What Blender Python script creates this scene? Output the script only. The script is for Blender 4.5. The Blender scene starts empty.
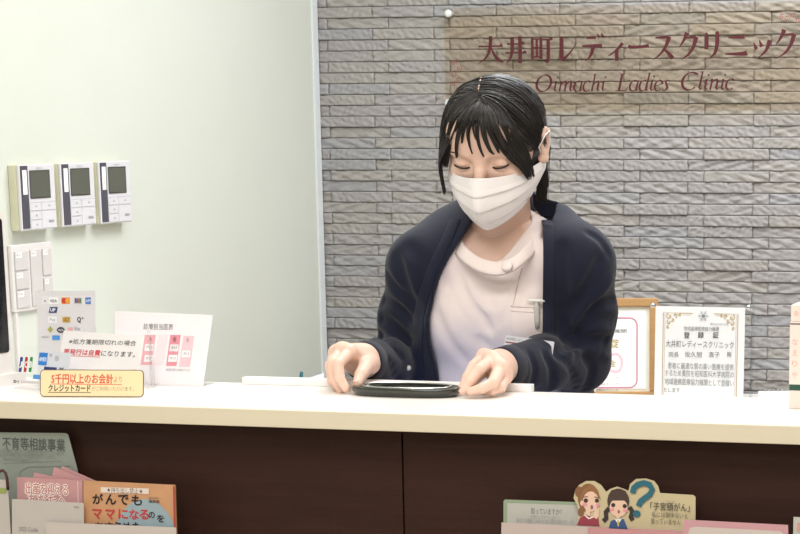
import bpy, math, random
import numpy as np
from mathutils import Vector, Matrix
random.seed(7); rng = np.random.default_rng(7)
C = bpy.context.scene.collection
PI = math.pi
# ------------------------------------------------------------------ camera model
PP = np.array([595.93635751, 651.51471855]); FL = 2300.478
R = np.array([[0.96524429, 0.05566787, -0.25535182],
              [0.26133411, -0.21612702, 0.94074098],
              [-0.00281939, -0.974777, -0.22316329]])
CZ = 1.45                       # eye height above the floor
CT = 1.05                       # counter top height
YW = 5.67                       # stone wall
XW = -2.267                     # plain wall on the left
def ray(px, py): return R @ np.array([px-PP[0], py-PP[1], FL])
def onY(px, py, Y): r = ray(px, py); p = r*(Y/r[1]); p[2] += CZ; return p
def onZ(px, py, z): r = ray(px, py); p = r*((z-CZ)/r[2]); p[2] += CZ; return p
def onX(px, py, X): r = ray(px, py); p = r*(X/r[0]); p[2] += CZ; return p
W = onY
cam = bpy.data.cameras.new('camera'); co = bpy.data.objects.new('camera', cam); C.objects.link(co)
cam.sensor_fit = 'HORIZONTAL'; cam.sensor_width = 36; cam.lens = FL/800*36
cam.shift_x = (400-PP[0])/800; cam.shift_y = (PP[1]-267)/800
cam.clip_start = .05; cam.clip_end = 50
m = Matrix.Identity(4)
for i in range(3):
    m[i][0] = R[i, 0]; m[i][1] = -R[i, 1]; m[i][2] = -R[i, 2]
m[2][3] = CZ
co.matrix_world = m
bpy.context.scene.camera = co

# ------------------------------------------------------------------ materials
def lin(c):
    if isinstance(c, str): c = [int(c[i:i+2], 16) for i in (0, 2, 4)]
    o = []
    for v in c:
        v /= 255; o.append(v/12.92 if v <= .04045 else ((v+.055)/1.055)**2.4)
    return (*o, 1)
MATS = {}
def mat(name, col, rough=.5, var=.04, scale=30, bump=0, bscale=200, metal=0, spec=.5, sss=0, coat=0, sheen=0, stretch=(1, 1, 1)):
    if name in MATS: return MATS[name]
    m = bpy.data.materials.new(name); m.use_nodes = True; n = m.node_tree; b = n.nodes['Principled BSDF']
    c = lin(col)
    b.inputs['Roughness'].default_value = rough; b.inputs['Metallic'].default_value = metal
    b.inputs['Specular IOR Level'].default_value = spec
    if sss:
        b.inputs['Subsurface Weight'].default_value = sss; b.inputs['Subsurface Radius'].default_value = (.012, .005, .003)
        b.inputs['Subsurface Scale'].default_value = 1
    if coat: b.inputs['Coat Weight'].default_value = coat; b.inputs['Coat Roughness'].default_value = .08
    if sheen: b.inputs['Sheen Weight'].default_value = sheen; b.inputs['Sheen Roughness'].default_value = .5
    tc = n.nodes.new('ShaderNodeTexCoord'); mp = n.nodes.new('ShaderNodeMapping'); mp.inputs['Scale'].default_value = stretch
    n.links.new(tc.outputs['Object'], mp.inputs['Vector'])
    t = n.nodes.new('ShaderNodeTexNoise'); t.inputs['Scale'].default_value = scale; t.inputs['Detail'].default_value = 4
    n.links.new(mp.outputs['Vector'], t.inputs['Vector'])
    mx = n.nodes.new('ShaderNodeMix'); mx.data_type = 'RGBA'
    mx.inputs['A'].default_value = (*[v*(1-var) for v in c[:3]], 1); mx.inputs['B'].default_value = (*[min(1, v*(1+var)) for v in c[:3]], 1)
    n.links.new(t.outputs['Fac'], mx.inputs['Factor']); n.links.new(mx.outputs['Result'], b.inputs['Base Color'])
    if bump:
        t2 = n.nodes.new('ShaderNodeTexNoise'); t2.inputs['Scale'].default_value = bscale; t2.inputs['Detail'].default_value = 3
        n.links.new(mp.outputs['Vector'], t2.inputs['Vector'])
        bp = n.nodes.new('ShaderNodeBump'); bp.inputs['Strength'].default_value = bump; bp.inputs['Distance'].default_value = .001
        n.links.new(t2.outputs['Fac'], bp.inputs['Height']); n.links.new(bp.outputs['Normal'], b.inputs['Normal'])
    MATS[name] = m; return m
def clear(name, tint=(.95, .97, .96), refl=1.0, rough=.03):
    if name in MATS: return MATS[name]
    m = bpy.data.materials.new(name); m.use_nodes = True; n = m.node_tree; n.nodes.clear()
    o = n.nodes.new('ShaderNodeOutputMaterial'); t = n.nodes.new('ShaderNodeBsdfTransparent'); g = n.nodes.new('ShaderNodeBsdfGlossy')
    t.inputs['Color'].default_value = (*tint, 1); g.inputs['Roughness'].default_value = rough
    f = n.nodes.new('ShaderNodeFresnel'); f.inputs['IOR'].default_value = 1.45
    mt = n.nodes.new('ShaderNodeMath'); mt.operation = 'MULTIPLY'; mt.inputs[1].default_value = refl
    x = n.nodes.new('ShaderNodeMixShader'); ge = n.nodes.new('ShaderNodeNewGeometry'); iv = n.nodes.new('ShaderNodeMath'); iv.operation = 'SUBTRACT'; iv.inputs[0].default_value = 1; n.links.new(ge.outputs['Backfacing'], iv.inputs[1])
    m2 = n.nodes.new('ShaderNodeMath'); m2.operation = 'MULTIPLY'; n.links.new(mt.outputs[0], m2.inputs[0]); n.links.new(iv.outputs[0], m2.inputs[1])
    n.links.new(f.outputs[0], mt.inputs[0]); n.links.new(m2.outputs[0], x.inputs[0]); n.links.new(t.outputs[0], x.inputs[1]); n.links.new(g.outputs[0], x.inputs[2])
    n.links.new(x.outputs[0], o.inputs[0]); MATS[name] = m; return m
def ink(h): return mat('ink_'+h, h, .6, .02)
WHITE = lambda: mat('white_plastic', 'f1efee', .35)

# ------------------------------------------------------------------ object helpers
def prop(o, label=None, cat=None, group=None, kind=None):
    for k, v in (('label', label), ('category', cat), ('group', group), ('kind', kind)):
        if v: o[k] = v
    return o
def empty(name, loc, label, cat, group=None):
    o = bpy.data.objects.new(name, None); C.objects.link(o); o.location = Vector(loc); o.empty_display_size = .02
    return prop(o, label, cat, group)
def obj(name, v, f, m, parent=None, smooth=False, mi=None):
    me = bpy.data.meshes.new(name)
    v = np.asarray(v, dtype=float)
    if parent is not None: v = v - np.array(parent_world(parent))
    me.from_pydata([tuple(p) for p in v], [], [tuple(int(i) for i in q) for q in f])
    ms = m if isinstance(m, (list, tuple)) else [m]
    for x in ms: me.materials.append(x)
    if mi is not None: me.polygons.foreach_set('material_index', np.asarray(mi, dtype=np.int32))
    if smooth: me.polygons.foreach_set('use_smooth', np.ones(len(me.polygons), dtype=bool))
    me.update()
    o = bpy.data.objects.new(name, me); C.objects.link(o)
    if parent is not None: o.parent = parent
    return o
def parent_world(p):
    w = np.zeros(3)
    while p is not None: w = w + np.array(p.location); p = p.parent
    return w
class MB:
    def __init__(s): s.v = []; s.f = []; s.mi = []
    def add(s, v, f, mi=0):
        n = len(s.v); s.v += [tuple(p) for p in v]; s.f += [tuple(i+n for i in q) for q in f]; s.mi += [mi]*len(f); return s
    def build(s, name, m, parent=None, smooth=False):
        return obj(name, s.v, s.f, m, parent, smooth, s.mi)
    # box in a frame: origin o, axes u,v,w (unit), ranges
    def box(s, a, b, fr=None, bev=0, mi=0):
        x0, y0, z0 = a; x1, y1, z1 = b
        if bev <= 0:
            vs = [(x, y, z) for x in (x0, x1) for y in (y0, y1) for z in (z0, z1)]
            fs = [(0, 1, 3, 2), (4, 6, 7, 5), (0, 4, 5, 1), (2, 3, 7, 6), (0, 2, 6, 4), (1, 5, 7, 3)]
        else:
            import bmesh
            bm = bmesh.new(); bmesh.ops.create_cube(bm, size=1)
            for q in bm.verts: q.co = Vector(((x0+x1)/2+q.co.x*(x1-x0), (y0+y1)/2+q.co.y*(y1-y0), (z0+z1)/2+q.co.z*(z1-z0)))
            bmesh.ops.bevel(bm, geom=list(bm.edges), offset=bev, segments=3, profile=.5, affect='EDGES')
            bm.verts.ensure_lookup_table(); vs = [tuple(q.co) for q in bm.verts]; fs = [tuple(q.index for q in p.verts) for p in bm.faces]; bm.free()
        if fr is not None: vs = [fr(*p) for p in vs]
        return s.add(vs, fs, mi)
    # flat outline (u,v) extruded w0..w1
    def prism(s, pts, w0, w1, fr, mi=0):
        n = len(pts)
        vs = [fr(p[0], w0, p[1]) for p in pts]+[fr(p[0], w1, p[1]) for p in pts]
        fs = [tuple(range(n)), tuple(range(2*n-1, n-1, -1))]+[(i, i+n, (i+1) % n+n, (i+1) % n) for i in range(n)]
        return s.add(vs, fs, mi)
    def tube(s, pts, r, seg=8, mi=0, caps=True):
        pts = [np.array(p, float) for p in pts]; n = len(pts); r = [r]*n if np.isscalar(r) else r
        vs = []; up = np.array([.1, .2, 1.])
        for i in range(n):
            t = pts[min(i+1, n-1)]-pts[max(i-1, 0)]; t = t/(np.linalg.norm(t)+1e-9)
            a = np.cross(t, up)
            if np.linalg.norm(a) < .1: a = np.cross(t, [1, 0, 0])
            a /= np.linalg.norm(a); b = np.cross(t, a)
            for k in range(seg): q = 2*PI*k/seg; vs.append(pts[i]+r[i]*(math.cos(q)*a+math.sin(q)*b))
        fs = [(i*seg+k, i*seg+(k+1) % seg, (i+1)*seg+(k+1) % seg, (i+1)*seg+k) for i in range(n-1) for k in range(seg)]
        if caps: fs += [tuple(range(seg))[::-1], tuple(range((n-1)*seg, n*seg))]
        return s.add(vs, fs, mi)
def rrect(x0, y0, x1, y1, r, n=5):
    P = []
    for cx, cy, a in ((x1-r, y0+r, -90), (x1-r, y1-r, 0), (x0+r, y1-r, 90), (x0+r, y0+r, 180)):
        for k in range(n+1): t = math.radians(a+90*k/n); P.append((cx+r*math.cos(t), cy+r*math.sin(t)))
    return P
def ell(cx, cy, rx, ry, n=20, a0=0, a1=360):
    return [(cx+rx*math.cos(math.radians(a0+(a1-a0)*k/n)), cy+ry*math.sin(math.radians(a0+(a1-a0)*k/n))) for k in range(n+(a1-a0 < 360))]
class Frame:            # u = right, n = out of the sheet towards the viewer, v = up;  call(u, d, v)
    def __init__(s, o, u, v):
        s.o = np.array(o, float); s.u = np.array(u, float)/np.linalg.norm(u); v = np.array(v, float); v = v-s.u*(v@s.u); s.v = v/np.linalg.norm(v); s.n = np.cross(s.u, s.v)
    def __call__(s, a, d, b): return tuple(s.o+s.u*a+s.n*d+s.v*b)
    def px(s, px, py):  # pixel -> (a, b) on the plane of the sheet
        r = ray(px, py); o = s.o-np.array([0, 0, CZ]); M = np.array([s.u, s.v, -r]).T; k = np.linalg.solve(M, -o); return k[0], k[1]
def flat(F): return Frame(F.o, F.u, (0, 0, 1))
def lean(bl, br, tl, z0, deg):
    a = onZ(*bl, z0); b = onZ(*br, z0); u = (b-a)/np.linalg.norm(b-a); back = np.array([-u[1], u[0], 0])
    t = math.radians(deg); F = Frame(a, u, np.array([0, 0, 1])*math.cos(t)+back*math.sin(t))
    return F, np.linalg.norm(b-a), F.px(*tl)[1]

# ------------------------------------------------------------------ lettering
ZS = .93
TXT = {}
def textgeo(s):
    if s in TXT: return TXT[s]
    cu = bpy.data.curves.new('t', 'FONT'); cu.body = s; cu.size = 1; cu.resolution_u = 2
    o = bpy.data.objects.new('t', cu); C.objects.link(o)
    dg = bpy.context.evaluated_depsgraph_get(); me = bpy.data.meshes.new_from_object(o.evaluated_get(dg))
    v = np.array([tuple(p.co) for p in me.vertices]).reshape(-1, 3); f = [tuple(p.vertices) for p in me.polygons]
    bpy.data.objects.remove(o); bpy.data.curves.remove(cu); bpy.data.meshes.remove(me)
    if len(v) == 0: v = np.zeros((1, 3)); f = []
    TXT[s] = (v, f); return TXT[s]
class Print:
    def __init__(s, fr, d0=.0006): s.fr = fr; s.mb = MB(); s.m = []; s.d = d0; s.k = 0
    def mi(s, h):
        m = ink(h) if isinstance(h, str) else h
        if m not in s.m: s.m.append(m)
        return s.m.index(m)
    def lay(s): s.k += 1; return s.d+s.k*.00004
    def poly(s, pts, h): d = s.lay(); s.mb.add([s.fr(p[0], d, p[1]) for p in pts], [tuple(range(len(pts)))], s.mi(h)); return s
    def rect(s, x0, y0, x1, y1, h): return s.poly([(x0, y0), (x1, y0), (x1, y1), (x0, y1)], h)
    def line(s, pts, w, h):
        d = s.lay(); n = len(pts); P = [np.array(p[:2], float) for p in pts]; ws = [(p[2] if len(p) > 2 else w) for p in pts]; L = []; Rr = []
        for i in range(n):
            t = P[min(i+1, n-1)]-P[max(i-1, 0)]; t = t/(np.linalg.norm(t)+1e-9); q = np.array([-t[1], t[0]])*ws[i]/2; L.append(P[i]+q); Rr.append(P[i]-q)
        A = L+Rr; s.mb.add([s.fr(p[0], d, p[1]) for p in A], [(i, i+1, n+i+1, n+i) for i in range(n-1)], s.mi(h)); return s
    def text(s, t, x0, y0, x1, y1, h, sl=0, bold=0, grow=None):
        v, f = textgeo(t); a = v.min(0); b = v.max(0); w = max(b[0]-a[0], 1e-6); g = max(b[1]-a[1], 1e-6); d = s.lay()
        offs = [(0, 0)] if not bold else [(-bold, 0), (bold, 0), (0, bold), (0, -bold)]
        for k, (ox, oy) in enumerate(offs):
            P = [s.fr(x0+(p[0]-a[0])/w*(x1-x0)+sl*(p[1]-a[1])/g*(y1-y0)+ox, d+k*.00001, y0+(p[1]-a[1])/g*(y1-y0)+oy) for p in v]
            s.mb.add(P, f, s.mi(h))
        return s
    def build(s, parent, name='printing'): return s.mb.build(name, s.m, parent) if s.mb.v else None
# serifed display glyphs as swept strokes in a unit box
U = 'u'
G = {
 '大': [[(.03, .63, .05), (.97, .63, .05)], ('u', .97, .63), [(.5, 1, .13), (.5, .7, .12), (.44, .4, .1), (.28, .15, .06), (.02, 0, .02)], [(.52, .6, .03), (.6, .36, .08), (.78, .13, .14), (.99, .03, .03)]],
 '井': [[(.1, .7, .05), (.9, .7, .05)], ('u', .9, .7), [(.02, .38, .05), (.98, .38, .05)], ('u', .98, .38), [(.34, .96, .13), (.34, .45, .12), (.26, .17, .08), (.07, 0, .02)], [(.69, .98, .13), (.69, 0, .12)]],
 '町': [[(.06, .86, .05), (.46, .86, .05)], [(.06, .55, .04), (.46, .55, .04)], [(.06, .22, .05), (.46, .22, .05)], [(.07, .92, .09), (.07, .12, .09)], [(.46, .92, .1), (.46, .14, .1)], [(.27, .86, .08), (.27, .22, .08)], [(.54, .84, .05), (.99, .84, .05)], ('u', .99, .84), [(.79, .84, .12), (.79, .08, .12), (.74, .03, .09), (.6, .07, .02)]],
 'レ': [[(.16, .97, .1), (.2, .9, .16), (.2, .12, .15)], [(.14, .05, .1), (.35, .12, .1), (.62, .32, .07), (.82, .52, .04), (.98, .74, .02)]],
 'デ': [[(.2, .86, .06), (.62, .87, .1)], [(.03, .56, .07), (.9, .57, .12)], [(.5, .54, .14), (.46, .32, .12), (.32, .1, .07), (.14, 0, .02)], [(.68, 1.0, .03), (.77, .86, .1)], [(.86, 1.04, .03), (.95, .9, .1)]],
 'ィ': [[(.93, .78, .14), (.6, .47, .1), (.05, .2, .03)], [(.58, .5, .15), (.58, 0, .14)]],
 'ー': [[(.02, .52, .14), (.15, .46, .1), (.8, .5, .1), (.98, .53, .14)]],
 'ス': [[(.12, .86, .06), (.78, .88, .11)], [(.78, .9, .16), (.64, .52, .12), (.34, .17, .07), (.02, 0, .02)], [(.5, .42, .05), (.76, .24, .13), (.95, .03, .16)]],
 'ク': [[(.42, 1.02, .16), (.3, .76, .11), (.03, .45, .02)], [(.38, .82, .05), (.86, .85, .1)], [(.88, .86, .16), (.77, .5, .13), (.52, .18, .08), (.16, 0, .02)]],
 'リ': [[(.12, .95, .08), (.18, .88, .15), (.18, .34, .14)], [(.74, 1, .08), (.8, .94, .15), (.8, .46, .14), (.66, .15, .1), (.32, 0, .02)]],
 'ニ': [[(.14, .76, .06), (.75, .77, .12), (.86, .8, .16)], [(.02, .13, .06), (.85, .13, .14), (.98, .17, .18)]],
 'ッ': [[(.04, .62, .04), (.2, .36, .15)], [(.36, .72, .04), (.5, .46, .15)], [(.95, .72, .17), (.78, .3, .11), (.28, 0, .02)]],
}
def big(pr, g, x0, y0, x1, y1, h, k=1.0):
    for st in G[g]:
        if st[0] == 'u':
            X = x0+st[1]*(x1-x0); Y = y0+st[2]*(y1-y0); q = (y1-y0); pr.poly([(X-.16*q, Y), (X, Y), (X-.03*q, Y+.07*q), (X-.08*q, Y+.1*q)], h)
        else:
            n = []
            for i in range(len(st)-1):
                for t in (0, .25, .5, .75): n.append(tuple(st[i][j]*(1-t)+st[i+1][j]*t for j in range(3)))
            n.append(st[-1])
            if len(st) > 2:
                for _ in range(3): n = [n[0]]+[tuple((n[i-1][j]+2*n[i][j]+n[i+1][j])/4 for j in range(3)) for i in range(1, len(n)-1)]+[n[-1]]
            pr.line([(x0+p[0]*(x1-x0), y0+p[1]*(y1-y0), p[2]*(y1-y0)*k*1.12) for p in n], 0, h)
def arc(cx, cy, rx, ry, a0, a1, t=.1, thin=.03, n=14, ax=20):
    o = []
    for k in range(n+1):
        a = math.radians(a0+(a1-a0)*k/n); w = thin+(t-thin)*abs(math.cos(a-math.radians(ax)))
        o.append((cx+rx*math.cos(a), cy+ry*math.sin(a), w))
    return o
IT = {  # italic roman: advance, strokes (y: 0 base, .62 x-height, 1 ascender)
 'O': (.95, [arc(.45, .5, .38, .5, 0, 360, .11, .03, 28)]),
 'C': (.86, [arc(.48, .5, .4, .5, 50, 318, .11, .03, 22), [(.73, .88, .03), (.78, .95, .03), (.77, .72, .02)]]),
 'L': (.68, [[(.05, 1, .03), (.36, 1, .03)], [(.2, 1, .1), (.2, .0, .1)], [(.03, .015, .03), (.55, .015, .05), (.64, .25, .02)]]),
 'i': (.3, [[(.02, .5, .02), (.14, .62, .07), (.14, .12, .09), (.19, .01, .06), (.3, .12, .02)], 'dot']),
 'l': (.28, [[(.02, .96, .02), (.14, 1.06, .06), (.14, .12, .09), (.19, .01, .06), (.29, .12, .02)]]),
 'n': (.53, [[(.0, .5, .02), (.12, .62, .07), (.12, 0, .08)], [(.12, .35, .03), (.25, .57, .05), (.36, .6, .08), (.4, .5, .09), (.4, .1, .09), (.44, .01, .06), (.54, .12, .02)]]),
 'm': (.82, [[(.0, .5, .02), (.12, .62, .07), (.12, 0, .08)], [(.12, .35, .03), (.25, .57, .05), (.36, .6, .08), (.4, .5, .09), (.4, 0, .08)], [(.4, .35, .03), (.53, .57, .05), (.64, .6, .08), (.68, .5, .09), (.68, .1, .09), (.72, .01, .06), (.82, .12, .02)]]),
 'h': (.52, [[(.0, .96, .02), (.12, 1.06, .06), (.12, 0, .08)], [(.12, .35, .03), (.25, .57, .05), (.36, .6, .08), (.4, .5, .09), (.4, .1, .09), (.44, .01, .06), (.52, .12, .02)]]),
 'a': (.5, [arc(.24, .3, .2, .31, 60, 350, .09, .025, 18), [(.42, .62, .06), (.4, .12, .09), (.44, .01, .06), (.52, .12, .02)]]),
 'd': (.5, [arc(.24, .3, .2, .31, 60, 350, .09, .025, 18), [(.34, 1.02, .02), (.43, 1.06, .06), (.4, .12, .09), (.44, .01, .06), (.52, .12, .02)]]),
 'c': (.42, [arc(.24, .3, .2, .31, 55, 320, .09, .025, 16), [(.33, .58, .08), (.37, .52, .08)]]),
 'e': (.42, [arc(.22, .3, .19, .31, -40, -345, .09, .025, 20)[::-1], [(.06, .28, .03), (.3, .36, .03), (.39, .44, .05)]]),
 's': (.38, [[(.33, .5, .03), (.24, .61, .05), (.12, .53, .09), (.2, .34, .1), (.28, .18, .1), (.2, .03, .06), (.08, .01, .04), (.03, .14, .03)]]),
 ' ': (.3, []),
}
def italic(pr, s, x0, y0, x1, h, col):
    tot = sum(IT[c][0] for c in s); k = (x1-x0)/tot; x = x0
    for c in s:
        for st in IT[c][1]:
            if st == 'dot': st = [(.16, .8, .02), (.19, .84, .1), (.22, .88, .02)]
            pr.line([(x+p[0]*k+.22*p[1]*h, y0+p[1]*h, p[2]*h*1.45) for p in st], 0, col)
        x += IT[c][0]*k
def spiral(pr, cx, cy, r, turns, a0, w, col, sx=1):
    pr.line([(cx+sx*r*(1-t)*math.cos(a0+t*turns*2*PI), cy+r*(1-t)*math.sin(a0+t*turns*2*PI), w) for t in [i/18 for i in range(18)]], w, col)

# ------------------------------------------------------------------ signed-distance modelling
class Field:
    def __init__(s, lo, hi, h):
        s.lo = np.array(lo, float); s.h = h; s.n = np.ceil((np.array(hi)-s.lo)/h).astype(int)+1
        s.F = np.full(s.n, 1.0, dtype=np.float32); s.ax = [s.lo[i]+h*np.arange(s.n[i]) for i in range(3)]
    def sl(s, lo, hi):
        a = np.clip(np.floor((np.array(lo)-s.lo)/s.h).astype(int), 0, s.n-1); b = np.clip(np.ceil((np.array(hi)-s.lo)/s.h).astype(int)+1, 1, s.n)
        if np.any(b <= a): return None, None
        S = tuple(slice(a[i], b[i]) for i in range(3))
        g = np.meshgrid(*[s.ax[i][S[i]] for i in range(3)], indexing='ij', sparse=True); return S, g
    @staticmethod
    def smin(a, b, k):
        h = np.clip(.5+.5*(b-a)/k, 0, 1); return b*(1-h)+a*h-k*h*(1-h)
    def comb(s, S, d, k, sub):
        if sub: s.F[S] = -Field.smin(-s.F[S], d, k)
        else: s.F[S] = Field.smin(s.F[S], d, k)
    def cone(s, a, b, r1, r2, k=.01, sub=False, flat=None):
        a = np.array(a, float); b = np.array(b, float); m = max(r1, r2)+k*2+.02
        S, g = s.sl(np.minimum(a, b)-m, np.maximum(a, b)+m)
        if S is None: return s
        ba = b-a; L2 = max(ba@ba, 1e-10)
        t = np.clip(((g[0]-a[0])*ba[0]+(g[1]-a[1])*ba[1]+(g[2]-a[2])*ba[2])/L2, 0, 1)
        d = np.sqrt((g[0]-a[0]-ba[0]*t)**2+(g[1]-a[1]-ba[1]*t)**2+(g[2]-a[2]-ba[2]*t)**2)-(r1+(r2-r1)*t)
        s.comb(S, d, k, sub); return s
    def chain(s, P, rs, k=.004):
        for i in range(len(P)-1): s.cone(P[i], P[i+1], rs[i], rs[i+1], k)
        return s
    def ellip(s, c, r, k=.01, M=None, sub=False):
        c = np.array(c, float); r = np.array(r, float); r = r*np.array([1, 1, ZS]) if M is not None else r; m = r.max()+2*k+.02
        S, g = s.sl(c-m, c+m)
        if S is None: return s
        M = np.eye(3) if M is None else M      # rows = local axes in world
        x = [(g[0]-c[0])*M[i, 0]+(g[1]-c[1])*M[i, 1]+(g[2]-c[2])*M[i, 2] for i in range(3)]
        k0 = np.sqrt((x[0]/r[0])**2+(x[1]/r[1])**2+(x[2]/r[2])**2); k1 = np.sqrt((x[0]/r[0]**2)**2+(x[1]/r[1]**2)**2+(x[2]/r[2]**2)**2)
        s.comb(S, (k0*(k0-1)/(k1+1e-6)), k, sub); return s
    def crease(s, P, amp, w):
        for i in range(len(P)-1):
            a = np.array(P[i], float); b = np.array(P[i+1], float); m = 3*w
            S, g = s.sl(np.minimum(a, b)-m, np.maximum(a, b)+m)
            if S is None: continue
            ba = b-a; t = np.clip(((g[0]-a[0])*ba[0]+(g[1]-a[1])*ba[1]+(g[2]-a[2])*ba[2])/(ba@ba+1e-9), 0, 1)
            d2 = (g[0]-a[0]-ba[0]*t)**2+(g[1]-a[1]-ba[1]*t)**2+(g[2]-a[2]-ba[2]*t)**2
            s.F[S] += amp*np.exp(-d2/w**2)
        return s
    def mesh(s):
        F = s.F; ins = F < 0; n = s.n
        c = np.zeros(n-1, dtype=np.int8)
        for dx in (0, 1):
            for dy in (0, 1):
                for dz in (0, 1): c += ins[dx:n[0]-1+dx, dy:n[1]-1+dy, dz:n[2]-1+dz]
        act = (c > 0) & (c < 8); I = np.argwhere(act); idx = np.full(n-1, -1, dtype=np.int64); idx[act] = np.arange(len(I))
        P = np.zeros((len(I), 3)); cnt = np.zeros(len(I))
        for ax in range(3):
            o = [k for k in range(3) if k != ax]
            for p in (0, 1):
                for q in (0, 1):
                    A = I.copy(); A[:, o[0]] += p; A[:, o[1]] += q; B = A.copy(); B[:, ax] += 1
                    fa = F[tuple(A.T)]; fb = F[tuple(B.T)]; mk = (fa < 0) != (fb < 0)
                    t = np.where(mk, fa/(fa-fb+1e-12), 0); pt = A.astype(float); pt[:, ax] += t
                    P[mk] += pt[mk]; cnt[mk] += 1
        P = P/cnt[:, None]*s.h+s.lo
        Q = []
        for ax in range(3):
            o = [k for k in range(3) if k != ax]
            a = np.take(ins, np.arange(n[ax]-1), ax); b = np.take(ins, np.arange(1, n[ax]), ax)
            E = np.argwhere(a != b); E = E[(E[:, o[0]] > 0) & (E[:, o[1]] > 0) & (E[:, o[0]] < n[o[0]]-1) & (E[:, o[1]] < n[o[1]]-1)]
            sgn = ins[tuple(E.T)]
            def cell(p, q):
                D = E.copy(); D[:, o[0]] -= p; D[:, o[1]] -= q; return idx[tuple(D.T)]
            q = np.stack([cell(1, 1), cell(0, 1), cell(0, 0), cell(1, 0)], 1)
            flip = sgn if ax != 1 else ~sgn
            q = np.where(flip[:, None], q, q[:, ::-1]); Q.append(q)
        Q = np.concatenate(Q); Q = Q[(Q >= 0).all(1)]
        return P, Q
    def build(s, name, m, parent=None, relax=1):
        P, Q = s.mesh()
        for _ in range(relax):
            A = np.zeros_like(P); w = np.zeros(len(P))
            for i in range(4):
                a = Q[:, i]; b = Q[:, (i+1) % 4]; np.add.at(A, a, P[b]); np.add.at(w, a, 1); np.add.at(A, b, P[a]); np.add.at(w, b, 1)
            P = P*.5+.5*A/np.maximum(w, 1)[:, None]
        return P, Q
def fmesh(name, P, Q, m, parent):
    me = bpy.data.meshes.new(name); P = P-parent_world(parent)
    me.vertices.add(len(P)); me.vertices.foreach_set('co', P.astype(np.float32).ravel())
    me.loops.add(len(Q)*4); me.loops.foreach_set('vertex_index', Q.astype(np.int32).ravel())
    me.polygons.add(len(Q)); me.polygons.foreach_set('loop_start', np.arange(0, len(Q)*4, 4, dtype=np.int32)); me.polygons.foreach_set('loop_total', np.full(len(Q), 4, dtype=np.int32))
    me.update(calc_edges=True); me.validate()
    me.polygons.foreach_set('use_smooth', np.ones(len(me.polygons), dtype=bool)); me.materials.append(m)
    o = bpy.data.objects.new(name, me); C.objects.link(o); o.parent = parent; return o

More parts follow.
